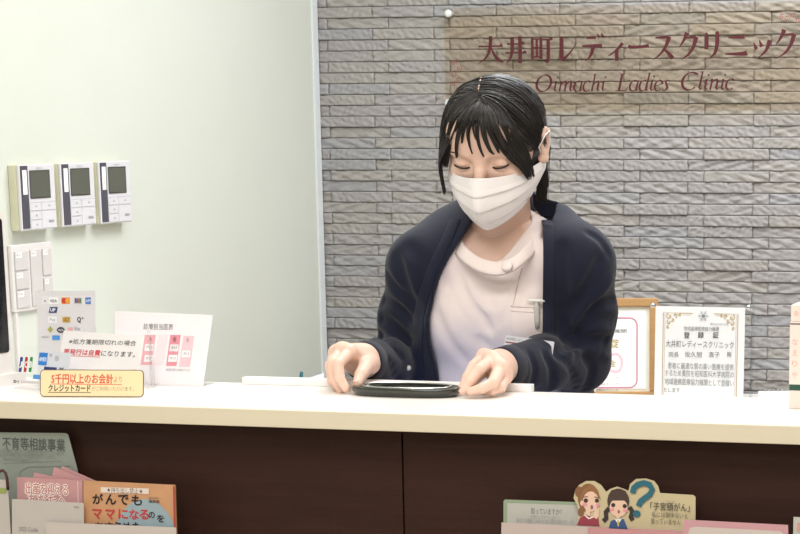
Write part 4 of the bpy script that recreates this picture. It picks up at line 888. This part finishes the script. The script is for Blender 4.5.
# --- tunic
f = Field(W(492, 300, 3.70)-np.array([.24, .20, .55]), W(492, 300, 3.70)+np.array([.24, .2, .18]), .003)
torso(f, .0035); f.ellip((hz[0], 3.79, .98), (.165, .12, .16), .05)
f.cone(nb+np.array([0, .012, .008]), nb+np.array([0, .006, -.04]), .046, .062, .02)
f.cone(nb+np.array([0, -.045, .075]), nb+np.array([0, -.020, .0]), .066, .060, .006, sub=True)
from mathutils.bvhtree import BVHTree
def tree(P_, Q_): return BVHTree.FromPolygons(P_.tolist(), Q_.tolist())
def hitp(B, px, py, dflt):
    r = ray(px, py); r = r/np.linalg.norm(r); h = B.ray_cast(Vector((0, 0, CZ)), Vector(r)); return np.array(h[0]) if h[0] is not None else W(px, py, dflt)
B_ = tree(*f.mesh())
def folds(f, B_, LL, dflt=3.6):
    for L, am, w_ in LL: f.crease([hitp(B_, x, y, dflt) for x, y in smooth(np.array(L, float), 3*len(L)) if True], am, w_)
def smooth(P_, n=14):
    P_ = np.array(P_); o = []; m_ = len(P_)
    for t in np.linspace(0, m_-1-1e-6, n):
        i = int(t); u = t-i; p0 = P_[max(i-1, 0)]; p1 = P_[i]; p2 = P_[min(i+1, m_-1)]; p3 = P_[min(i+2, m_-1)]
        o.append(.5*((2*p1)+(-p0+p2)*u+(2*p0-5*p1+4*p2-p3)*u*u+(-p0+3*p1-3*p2+p3)*u**3))
    return np.array(o)
folds(f, B_, [([(456, 264), (463, 290), (482, 318), (490, 330)], .0022, .008), ([(445, 275), (452, 300), (470, 330), (488, 348)], .0025, .009), ([(520, 285), (512, 305), (500, 325)], .0018, .009),
  ([(436, 310), (446, 335), (466, 362)], .0022, .009), ([(504, 330), (500, 350), (497, 380)], .0018, .008), ([(470, 282), (478, 300), (490, 312)], -.002, .007), ([(448, 290), (458, 315), (478, 338)], -.002, .007)])
gx, gy, gz = np.meshgrid(*f.ax, indexing='ij', sparse=True); zc = W(492, 238, 3.6)[2]
xa_, xb_ = W(458, 230, 3.66)[0], W(541, 230, 3.66)[0]
side_ = np.maximum(np.maximum(xa_-.004-gx, gx-xb_-.012), 0)
f.F = np.where(side_+gy*0+gz*0 > 0, np.maximum(f.F, gz-(zc-side_*.5)), f.F).astype(np.float32)
tunic = fmesh('tunic', *f.build('x', None), tun, per)
# collar band
cpx = [(463.5, 219, 3.70), (463.5, 232, 3.655), (467, 246, 3.615), (478, 257, 3.59), (490, 262.5, 3.580), (502, 263.5, 3.578), (515, 258, 3.585), (527, 246, 3.61), (535, 232, 3.65), (538, 219, 3.70)]
inn = [W(*p) for p in cpx]; bk = nb+np.array([0, .09, .045])
inn = inn+[W(533, 209, 3.745), bk, W(468, 209, 3.745)]
n_ = len(inn)
def closed(P_, m_=8):
    P_ = np.array(P_); o = []
    for i in range(len(P_)):
        p0, p1, p2, p3 = P_[i-1], P_[i], P_[(i+1) % len(P_)], P_[(i+2) % len(P_)]
        for k in range(m_): t = k/m_; o.append(.5*((2*p1)+(-p0+p2)*t+(2*p0-5*p1+4*p2-p3)*t*t+(-p0+3*p1-3*p2+p3)*t**3))
    return o
inn = [p+np.array([0, -.007, 0]) for p in inn]
ring = closed(inn); cen = sum(ring)/len(ring)
V = []; N_ = len(ring)
prof = [(-.001, .004), (.0, .0065), (.004, .0068), (.018, .0035), (.0225, .001), (.0215, -.004), (.003, -.001)]
for p in ring:
    o = p-cen; o[2] = 0; o /= np.linalg.norm(o)+1e-9
    side = abs(o[0])
    out = o*(.75)+np.array([0, 0, -.66-.2*(1-side)]); out /= np.linalg.norm(out); nrm = o*.6+np.array([0, 0, .5]); nrm /= np.linalg.norm(nrm)
    for a, b in prof: V.append(p+out*a+nrm*b)
k_ = len(prof); F_ = [(i*k_+j, i*k_+(j+1) % k_, ((i+1) % N_)*k_+(j+1) % k_, ((i+1) % N_)*k_+j) for i in range(N_) for j in range(k_)]
obj('collar', V, F_, tun, tunic, True)
bt = W(507, 266, 3.556); q = np.array([-.15, -.85, .5]); q /= np.linalg.norm(q)
MB().tube([bt-q*.004, bt+q*.002, bt+q*.0042, bt+q*.0046], [.0092, .0092, .0072, .003], 24).build('button', mat('button_pink', 'efe0dc', .35), tunic, True)
# project helper: first hit of a pixel ray with the tunic / cardigan
from mathutils.bvhtree import BVHTree
def bvh(o):
    me = o.data; off = parent_world(o); return BVHTree.FromPolygons([tuple(np.array(v.co)+off) for v in me.vertices], [tuple(p.vertices) for p in me.polygons])
def bvh_of(o): return BVHTree.FromPolygons([tuple(np.array(v.co)+parent_world(o.parent)) for v in o.data.vertices], [tuple(p.vertices) for p in o.data.polygons])
BT = bvh_of(tunic)
def hit(B, px, py, lift=.001, fallback=3.6):
    r = ray(px, py); r = r/np.linalg.norm(r); h = B.ray_cast(Vector((0, 0, CZ)), Vector(r))
    if h[0] is None: return W(px, py, fallback)
    return np.array(h[0])-r*lift
# placket seam and pocket
MB().tube([hit(BT, x, y, .0) for x, y in [(522, 268), (518, 282), (514, 300), (512, 320), (511, 345), (511, 375)]], .0011, 6).build('placket_seam', mat('seam_shade', 'dccdc9', .8), tunic, True)
V = []; 
for j in range(9):
    for i in range(7):
        V.append(hit(BT, 511+(541-511)*i/6+j*.1, 306+34*j/8+1.5*i/6, .0022))
V = np.array(V); obj('pocket', V, [(j*7+i, j*7+i+1, j*7+i+8, j*7+i+7) for j in range(8) for i in range(6)], tun, tunic, True)
MB().tube([hit(BT, 511+30*i/6, 306+1.5*i/6, .0028) for i in range(7)], .0014, 6).tube([hit(BT, 511+30*i/6, 311+1.5*i/6, .0026) for i in range(7)], .0008, 6).build('pocket_hem', tun, tunic, True)
# --- cardigan
f = Field(W(492, 300, 3.70)-np.array([.32, .38, .50]), W(492, 300, 3.70)+np.array([.32, .22, .21]), .0032)
torso(f, .018)
f.ellip((hz[0], 3.79, .98), (.178, .130, .15), .05)
dL = (wL-eL)/np.linalg.norm(wL-eL); dR = (wR-eR)/np.linalg.norm(wR-eR)
f.chain([sL, (sL+eL)/2+np.array([-.004, 0, 0]), eL, (eL+wL)/2, wL], [.051, .051, .049, .041, .031], .018)
f.chain([sR, (sR+eR)/2+np.array([.006, 0, 0]), eR, (eR+wR)/2, wR], [.052, .053, .048, .042, .031], .018)
f.cone(nb+np.array([0, .03, .035]), nb+np.array([0, .01, -.03]), .064, .076, .03)
f.cone(W(551, 234, 3.69), sR, .052, .050, .03); f.cone(W(452, 244, 3.69), sL, .042, .050, .03)
# folds
folds(f, tree(*f.mesh()), [
    ([(602, 258), (588, 285), (570, 312)], 0.0070, 0.0099), ([(610, 280), (594, 300), (572, 330)], -0.0040, 0.0099), ([(614, 300), (594, 308), (574, 338)], 0.0101, 0.0088),
    ([(617, 322), (594, 322), (570, 346)], 0.0070, 0.0088), ([(616, 345), (596, 338), (572, 346), (556, 352)], 0.0070, 0.0072), ([(612, 360), (590, 350), (566, 354)], -0.0040, 0.0066), ([(556, 354), (570, 366), (576, 388)], 0.0070, 0.0066),
    ([(545, 354), (552, 370), (552, 388)], 0.0054, 0.0066), ([(584, 356), (592, 370), (586, 390)], 0.0068, 0.0077), ([(530, 353), (535, 368), (532, 386)], 0.0034, 0.0066), ([(562, 246), (562, 265), (565, 300), (566, 350)], 0.0070, 0.0088), ([(588, 232), (600, 240), (610, 256)], 0.0027, 0.0066),
    ([(380, 300), (394, 305), (412, 322)], 0.0070, 0.0088), ([(374, 318), (390, 322), (408, 342)], 0.0081, 0.0077), ([(368, 334), (384, 338), (402, 356)], 0.0081, 0.0077), ([(396, 256), (404, 285), (416, 315)], 0.0070, 0.0099),
    ([(376, 350), (390, 362), (398, 385)], 0.0054, 0.0066), ([(408, 246), (420, 262), (424, 290), (416, 330)], 0.0054, 0.0099), ([(386, 275), (396, 290), (410, 300)], 0.0068, 0.0088)])
# front opening: remove everything in front between two edges
def edge(L, Y=3.56): P_ = np.array([W(x, y, Y) for x, y in L]); P_ = P_[np.argsort(P_[:, 2])]; return P_[:, 2], P_[:, 0]
EL = [(466, 200), (462, 219), (455, 236), (444, 258), (436, 278), (429, 300), (425, 320), (424, 345), (425, 385), (426, 430)]
ER = [(533, 200), (539, 214), (541.5, 225), (542, 250), (541.5, 300), (541, 340), (541, 385), (541, 430)]
zl, xl = edge(EL); zr_, xr_ = edge(ER)
zz = f.ax[2]; XL = np.interp(zz, zl, xl); XR_ = np.interp(zz, zr_, xr_)
gx, gy, gz = np.meshgrid(*f.ax, indexing='ij', sparse=True)
dop = np.maximum(np.maximum(XL[None, None, :]-gx, gx-XR_[None, None, :]), gy-3.70)
# hollow out the inside so that the tunic shows through
f2 = Field(f.lo, f.lo+(f.n-1)*f.h-1e-6, f.h); torso(f2, .0065); f2.cone(nb+np.array([0, .02, .10]), nb+np.array([0, .005, -.045]), .050, .058, .01)
fs = Field(f.lo, f.lo+(f.n-1)*f.h-1e-6, f.h); fs.chain([sR*.35+eR*.65, eR, (eR+wR)/2, wR], [.056, .052, .046, .036], .015); fs.chain([sL*.35+eL*.65, eL, (eL+wL)/2, wL], [.056, .053, .046, .036], .015)
n3 = tuple(slice(0, min(f.n[i], f2.n[i])) for i in range(3))
f.F = f.F[n3]; f.n = np.array(f.F.shape)
keep = -fs.F[n3]; f.F = np.maximum(f.F, -np.maximum(f2.F[n3], keep)); dop = np.maximum(dop[n3], keep)
f.F = np.maximum(f.F, -dop.astype(np.float32))
# cut the cuffs square and the hem
for w_, d in ((wL, dL), (wR, dR)):
    nb_ = [slice(0, f.n[i]) for i in range(3)]
    g = [(f.lo[i]+f.h*np.arange(f.n[i])) for i in range(3)]; G3 = np.meshgrid(*g, indexing='ij', sparse=True)
    dd = (G3[0]-w_[0])*d[0]+(G3[1]-w_[1])*d[1]+(G3[2]-w_[2])*d[2]
    near = (G3[0]-w_[0])**2+(G3[1]-w_[1])**2+(G3[2]-w_[2])**2 < .07**2
    f.F = np.where(near, np.maximum(f.F, dd-.002), f.F).astype(np.float32)
    # hollow cuff mouth
    t = np.clip(dd, -.03, .05); rr = np.sqrt((G3[0]-w_[0]-d[0]*t)**2+(G3[1]-w_[1]-d[1]*t)**2+(G3[2]-w_[2]-d[2]*t)**2)
    f.F = np.where(near, np.maximum(f.F, .0262-rr), f.F).astype(np.float32)
card = fmesh('cardigan', *f.build('x', None), navy, per)
BC = bvh_of(card)
# ribbed front bands, cuffs
def band(L, off, wpx, side):
    V = []; n = 60; L = np.array(L, float); s = np.linspace(0, len(L)-1, n)
    xs_ = np.interp(s, range(len(L)), L[:, 0]); ys_ = np.interp(s, range(len(L)), L[:, 1])
    prof = [(0, -.012), (0, .0015), (.12, .0035), (.5, .0035), (.88, .0035), (1, .001)]
    last = 3.58
    for i in range(n):
        h = None
        for a, l in prof:
            px_ = xs_[i]+side*(1.2+a*wpx); r = ray(px_, ys_[i]); r /= np.linalg.norm(r); hh_ = BC.ray_cast(Vector((0, 0, CZ)), Vector(r))
            if hh_[0] is not None and hh_[0].y < 3.72: h = np.array(hh_[0]); last = h[1]
            else: h = W(px_, ys_[i], last)
            V.append(h-r*l)
    k_ = len(prof); return V, [(i*k_+j, i*k_+j+1, (i+1)*k_+j+1, (i+1)*k_+j) for i in range(n-1) for j in range(k_-1)]
rib = mat('navy_rib', '1a1e30', .85, .1, 60, .3, 900, sheen=.12, spec=.25)
v_, f_ = band([p for p in EL if 215 < p[1] < 400], 0, 11, -1); obj('front_band', v_, f_, rib, card, True)
v_, f_ = band([p for p in ER if 212 < p[1] < 301]+[(541.4, 322), (541.2, 338)], 0, 11, 1); obj('front_band', v_, f_, rib, card, True)
for w_, d in ((wL, dL), (wR, dR)):
    a = np.cross(d, [0, 0, 1]); a /= np.linalg.norm(a); b = np.cross(d, a); V = []; n = 48
    for t, r in ((-.030, .0325), (-.028, .0340), (-.004, .0310), (.003, .0300), (.0045, .028), (.002, .0262), (-.01, .0262)):
        for k in range(n): q = 2*PI*k/n; rr = r+.0005*math.sin(q*24); V.append(w_+d*t+rr*(math.cos(q)*a+math.sin(q)*b))
    obj('cuff', V, [(i*n+k, i*n+(k+1) % n, (i+1)*n+(k+1) % n, (i+1)*n+k) for i in range(6) for k in range(n)], rib, card, True)
c = hit(BC, 408.5, 368, .0035); MB().tube([c+np.array([0, .002, 0]), c+np.array([0, -.001, 0]), c+np.array([0, -.002, 0])], [.0042, .0042, .003], 14).build('cardigan_button', mat('button_pearl', 'c9c6c0', .3), card, True)
# --- badge and pen
A = hit(BT, 503, 333, .003); 
yb_ = min(hit(BC, 550, 345)[1], hit(BC, 546, 340)[1], A[1])-.004
F = Frame(W(502.5, 357, yb_), W(553, 364, yb_)-W(502.5, 357, yb_), W(505, 334, yb_+.007)-W(502.5, 357, yb_))
bw = F.px(554.5, 341)[0]; bh_ = F.px(505, 335)[1]
bd = empty('name_badge', F(bw/2, 0, bh_/2), 'white name badge with a dark red stripe clipped between tunic and cardigan', 'badge')
MB().prism(rrect(0, 0, bw, bh_, .002), -.001, 0, F).build('card', mat('badge_card', 'd8d6dc', .4), bd)
MB().prism(rrect(-.002, -.002, bw+.002, bh_+.010, .003), .0006, .0012, F).build('sleeve', MATS['thin_clear'], bd)
pr = Print(F, .0001); pr.rect(.0015, bh_*.66, bw*.83, bh_*.72, '7c2430'); pr.text('大井町レディースクリニック', .002, bh_*.80, bw*.8, bh_*.92, '4c4a52'); pr.build(bd)
MB().box((bw*.45, .001, bh_+.0), (bw*.62, .004, bh_+.016), F, .0006).build('clip', MATS['thin_clear'], bd)
pc = hit(BT, 536, 315, .008)
pn_ = empty('ballpoint_pen', pc, 'white pen with a clear clip hooked in the breast pocket above the badge', 'pen')
a = hit(BT, 536.5, 300, .007); b = hit(BT, 537.5, 328, .004)
MB().tube([a, a*.7+b*.3, a*.3+b*.7, b], [.0035, .0052, .0052, .0035], 12).build('barrel', mat('pen_grey', 'b9b8b2', .3), pn_, True)
MB().tube([hit(BT, 527, 300.2, .009), hit(BT, 536, 300.6, .009), W(545, 300.5, hit(BT, 536, 300.6, .011)[1])], [.0015, .0026, .0022], 8).build('clip_bar', mat('pen_white', 'f3f1ea', .3), pn_, True)

# --- face mask
mk = mat('mask_white', 'ece7e7', .8, .015, 60, .15, 1200, spec=.2)
def Hm(u, v):       # u -1..1 around the face, v 0 top..1 bottom
    ph = u*math.radians(86)
    top = -.022+.013*max(0, 1-abs(u)*2.2)-.008*abs(u); 
    hgt_top = -.0185+.0045*math.exp(-(u/.16)**2)-.013*abs(u)**1.5
    bot = -.1165+.050*abs(u)**1.45
    z = hgt_top+(bot-hgt_top)*v
    rx = .0765; ry = .099
    bul = math.sin(PI*min(1, v*.9+.08))
    # nose ridge
    ridge = .017*math.exp(-(u/.17)**2)*(.30+.75*math.sin(PI*min(1, .15+v*.8)))
    pr_ = .0036*((v*3.6) % 1.0-.5)*(1 if .2 < v < .95 else .0)*(1-abs(u)**3)
    r = 1+0*bul
    x = rx*math.sin(ph)*(1-.12*v**2*(1-abs(u)*.2)-.06*v); y = ry*math.cos(ph)*(1-.12*v**3)-.004*(1-bul)
    k = 1+(ridge+pr_+.006*bul)/.094
    y = y*k-.016*abs(u)**2.5-.003; x = x*(1+(pr_+.004*bul)/.075)
    return H(x, y, z)
nu, nv = 56, 44
V = [Hm(-1+2*i/nu, j/nv) for j in range(nv+1) for i in range(nu+1)]
Fm = [(j*(nu+1)+i, j*(nu+1)+i+1, (j+1)*(nu+1)+i+1, (j+1)*(nu+1)+i) for j in range(nv) for i in range(nu)]
mask = obj('face_mask', V, Fm, mk, per, True)
md = mask.modifiers.new('thick', 'SOLIDIFY'); md.thickness = .0012
for s in (-1, 1):
    e = MB(); e.tube([Hm(s*.98, .06), H(s*.080, .018, .002), H(s*.088, .002, .018), H(s*.0885, -.018, .016), H(s*.086, -.024, -.008), H(s*.084, -.012, -.030), H(s*.082, .004, -.034), Hm(s*.98, .92)], .0013, 6)
    e.build('ear_loop', mat('loop_white', 'f2efee', .7), mask, True)

# --- hair
HC = H(0, -.008, .028)
def onhead(px, py, off):
    rad = np.array([.0735, .092, .073*ZS])+off; r = ray(px, py); o = np.array([0, 0, CZ])-HC
    a = HM@r/rad; b = HM@o/rad; A = a@a; B = a@b; Cc = b@b-1; D = B*B-A*Cc
    t = (-B-math.sqrt(D))/A if D > 0 else -B/A
    p = np.array([0, 0, CZ])+t*r
    return p
f = Field(HO-np.array([.13, .16, .14]), HO+np.array([.13, .16, .16]), .002)
f.ellip(H(0, -.010, .030), (.0800, .0985, .0785), .01, HM)
f.ellip(H(0, -.045, .0), (.072, .065, .075), .02, HM)
# keep the face, the temples and ears free
f.ellip(H(-.004, .100, -.012), (.066, .075, .098), .006, HM, sub=True)
f.ellip(H(0, .06, -.085), (.09, .085, .085), .006, HM, sub=True)
for s in (-1, 1): f.ellip(H(s*.090, .006, -.014), (.022, .026, .034), .006, HM, sub=True)

hair = fmesh('hair', *f.build('x', None), hairm2, per)
def strands(mb, A, B, n, off, r=.0008, jit=.0012, taper=True, lenj=.06):
    # A, B: lists of world points, the two edges of the lock; n strands between, root to tip
    A = smooth(A); B = smooth(B); m_ = len(A)
    for k in range(n):
        u = (k+rng.random())/n; wob = rng.normal(0, jit, 3); lf = rng.normal(0, jit*.8)
        end = 1-abs(rng.normal(0, lenj)); pts_ = []
        for i in range(m_):
            t = i/(m_-1)*end; q = t*(m_-1); a = int(min(q, m_-2)); fr2 = q-a
            pa = A[a]*(1-fr2)+A[a+1]*fr2; pb_ = B[a]*(1-fr2)+B[a+1]*fr2
            p = pa*(1-u)+pb_*u+wob*math.sin(PI*min(1, t+.15))*1.2; d = p-HC; d /= np.linalg.norm(d); pts_.append(p+d*(off+lf+.0015*math.sin(u*40+t*3)))
        rr = [r*(.5 if i == 0 else 1)*(1 if not taper else max(.25, 1-(i/(m_-1))**3)) for i in range(m_)]
        mb.tube(pts_, rr, 4, caps=False)
O = lambda L, off=.009: [onhead(x, y, off) for x, y in L]
mb = MB()
# right-hand side swept from the parting to behind the ear
strands(mb, O([(481, 101), (495, 112), (512, 128), (527, 142), (541, 152)]), O([(480, 80), (505, 80), (528, 92), (541, 118), (546, 150)]), 520, .0005, .0009)
strands(mb, O([(480, 96), (497, 100), (520, 118), (535, 136), (544, 150)], .011), O([(480, 82), (500, 80), (524, 90), (540, 112), (546, 146)], .011), 160, .0, .0008, .0022)
# left-hand side
strands(mb, O([(479, 99), (468, 110), (457, 130), (451, 150), (447.5, 168)]), O([(479, 80), (461, 88), (447, 108), (441, 135), (440, 165)]), 330, .0005, .0009)
for k in range(1700):
    sd = 1 if rng.random() < .6 else -1
    yy = rng.uniform(-.75, .62); rt = np.array([-.13+.05*yy, yy, math.sqrt(1-yy*yy*.9)]); side = np.array([sd*1.15, rng.uniform(-.6, .15), rng.uniform(.1, .6)]); nap = np.array([.35, -.85, -.35])
    if sd < 0: nap = np.array([-.2, -.95, -.3])
    pts_ = []; rad = np.array([.0735, .092, .073*ZS])+.0085+rng.normal(0, .0008)
    for t in np.linspace(0, 1, 13):
        d = (1-t)**2*rt+2*t*(1-t)*side+t*t*nap; d /= np.linalg.norm(d); q_ = d*rad; pts_.append(HC+q_[0]*hx+q_[1]*fw+q_[2]*hu)
    mb.tube(pts_, [.0005]+[.0009]*11+[.0005], 4, caps=False)
mb.build('swept_strands', hairm, hair, True)
def drop(L, off0, Ylist): return [W(x, y, Y) for (x, y), Y in zip(L, Ylist)]
yE = lambda x, y, off: onhead(x, y, off)[1]
# front side lock, right: over the temple down past the mask edge
mb = MB()
A_ = O([(481, 99), (489, 120), (495, 140)], .012)+[H(.047, .078, .010), H(.060, .070, -.012), H(.068, .058, -.040)]
B_ = O([(483, 97), (503, 108), (517, 130)], .012)+[H(.067, .050, .028), H(.073, .044, -.005), H(.0745, .044, -.038)]
strands(mb, A_, B_, 330, .001, .0009, .0009); mb.build('side_lock', hairm, hair, True)
# left lock hanging past the cheek
mb = MB()
A_ = O([(479, 99), (463, 116), (452, 140)], .011)+[H(-.071, .062, -.005), H(-.075, .060, -.035), H(-.074, .060, -.062)]
B_ = O([(478, 90), (453, 104), (443, 130)], .011)+[H(-.080, .030, .0), H(-.083, .034, -.035), H(-.075, .050, -.070)]
strands(mb, A_, B_, 260, .001, .0009, .001, lenj=.10); mb.build('side_lock', hairm, hair, True)
# fringe wisps
mb = MB()
BB = tree(Pb, Qb)
def onskin(x, y, l):
    r = ray(x, y); r = r/np.linalg.norm(r); h = BB.ray_cast(Vector((0, 0, CZ)), Vector(r)); p = onhead(x, y, .0095)
    if h[0] is None: return p
    q = np.array(h[0])-r*l; return q if q[1] < p[1] else p
def wisp(L, wpx, n, off=.0035, lj=.05):
    a = [onskin(x-wpx/2*(1-.75*i/(len(L)-1)), y, off) for i, (x, y) in enumerate(L)]; b = [onskin(x+wpx/2*(1-.75*i/(len(L)-1)), y, off) for i, (x, y) in enumerate(L)]
    strands(mb, a, b, n, .001, .0007, .0005, lenj=lj)
for L, wd_, n in [([(479, 100), (467, 116), (459, 133), (456.5, 150), (457.5, 158)], 5, 36), ([(479, 100), (470, 116), (464, 130), (462, 144)], 5, 26), ([(480, 100), (473, 116), (468, 132), (470, 146), (473, 154)], 3.5, 24),
                  ([(481, 99), (478, 116), (477, 132), (480, 148), (484, 157)], 5, 40), ([(483, 100), (497, 111), (504, 126), (510, 144)], 13, 130), ([(484, 100), (503, 112), (512, 130), (518, 146)], 8, 60), ([(479, 100), (463, 108), (453, 120), (448, 136)], 9, 80), ([(481, 99), (483, 116), (484, 134), (490, 150), (494, 154)], 7, 70), ([(482, 99), (488, 114), (490, 130), (496, 146), (499, 153)], 8, 80),
                  ([(480, 100), (476, 114), (473, 126), (476, 140)], 3, 16), ([(482, 99), (492, 116), (498, 134), (506, 150), (512, 160)], 8, 80), ([(480, 99), (475, 108), (473, 118), (473, 126)], 10, 60), ([(480, 99), (484, 108), (487, 116), (490, 126)], 12, 90), ([(479, 99), (468, 108), (460, 120), (455, 132)], 8, 60)]:
    wisp(L, wd_, n)
mb.build('fringe', hairm, hair, True)
MB().tube([onhead(481-5*t, 77+24*t, .0098+.0008) for t in np.linspace(0, 1, 8)], [.0006]+[.0012]*6+[.0006], 6).build('parting', skin, hair, True)
# low tail behind the ear
mb = MB()
A_ = [H(.035, -.075, .0), H(.045, -.075, -.03), H(.048, -.062, -.065), H(.048, -.050, -.10), H(.046, -.042, -.125)]
B_ = [H(.066, -.050, .015), H(.066, -.055, -.02), H(.062, -.055, -.055), H(.066, -.046, -.092), H(.064, -.036, -.125)]
strands(mb, A_, B_, 260, .0, .0010, .003); 
A_ = [H(.03, -.09, .02), H(.04, -.095, -.03), H(.05, -.07, -.06), H(.055, -.055, -.10)]; B_ = [H(-.05, -.085, .02), H(-.03, -.09, -.04), H(.03, -.07, -.07), H(.045, -.05, -.10)]
strands(mb, A_, B_, 260, .004, .0010, .002)
mb.build('ponytail', hairm, hair, True)
# ------------------------------------------------------------------ light
def area(name, loc, sx, sy, power, col, rot=(0, 0, 0)):
    l = bpy.data.lights.new(name, 'AREA'); l.shape = 'RECTANGLE'; l.size = sx; l.size_y = sy; l.energy = power; l.color = col
    o = bpy.data.objects.new(name, l); C.objects.link(o); o.location = loc; o.rotation_euler = rot; return o
area('ceiling_and_fill_light', (-1.2, 3.9, CEIL-.02), 1.2, .6, 11, (1, .985, .97))
area('ceiling_and_fill_light', (.7, 4.0, CEIL-.02), 1.0, .6, 10, (1, .985, .97))
area('ceiling_and_fill_light', (.1, 5.1, CEIL-.02), 2.2, .25, 17, (.9, .94, 1))  # unseen cool light, added for the bluish wash on the upper stone wall
area('ceiling_and_fill_light', (-1.2, 4.7, CEIL-.02), .6, .6, 13, (.92, .96, 1))  # unseen cool fill, added to brighten the back-left corner
area('ceiling_and_fill_light', (-.9, 1.9, CEIL-.02), 1.6, .6, 26, (1, .975, .955))
area('ceiling_and_fill_light', (-.6, .3, CEIL-.02), 1.6, .8, 24, (1, .98, .965))
bpy.context.scene.cycles.transparent_max_bounces = 48
wd = bpy.data.worlds.new('world'); bpy.context.scene.world = wd; wd.use_nodes = True
wd.node_tree.nodes['Background'].inputs[0].default_value = (.9, .95, 1, 1); wd.node_tree.nodes['Background'].inputs[1].default_value = .3
vs = bpy.context.scene.view_settings
vs.view_transform = 'Standard'; vs.look = 'None'; vs.gamma = 1; vs.use_curve_mapping = False; vs.exposure = .6
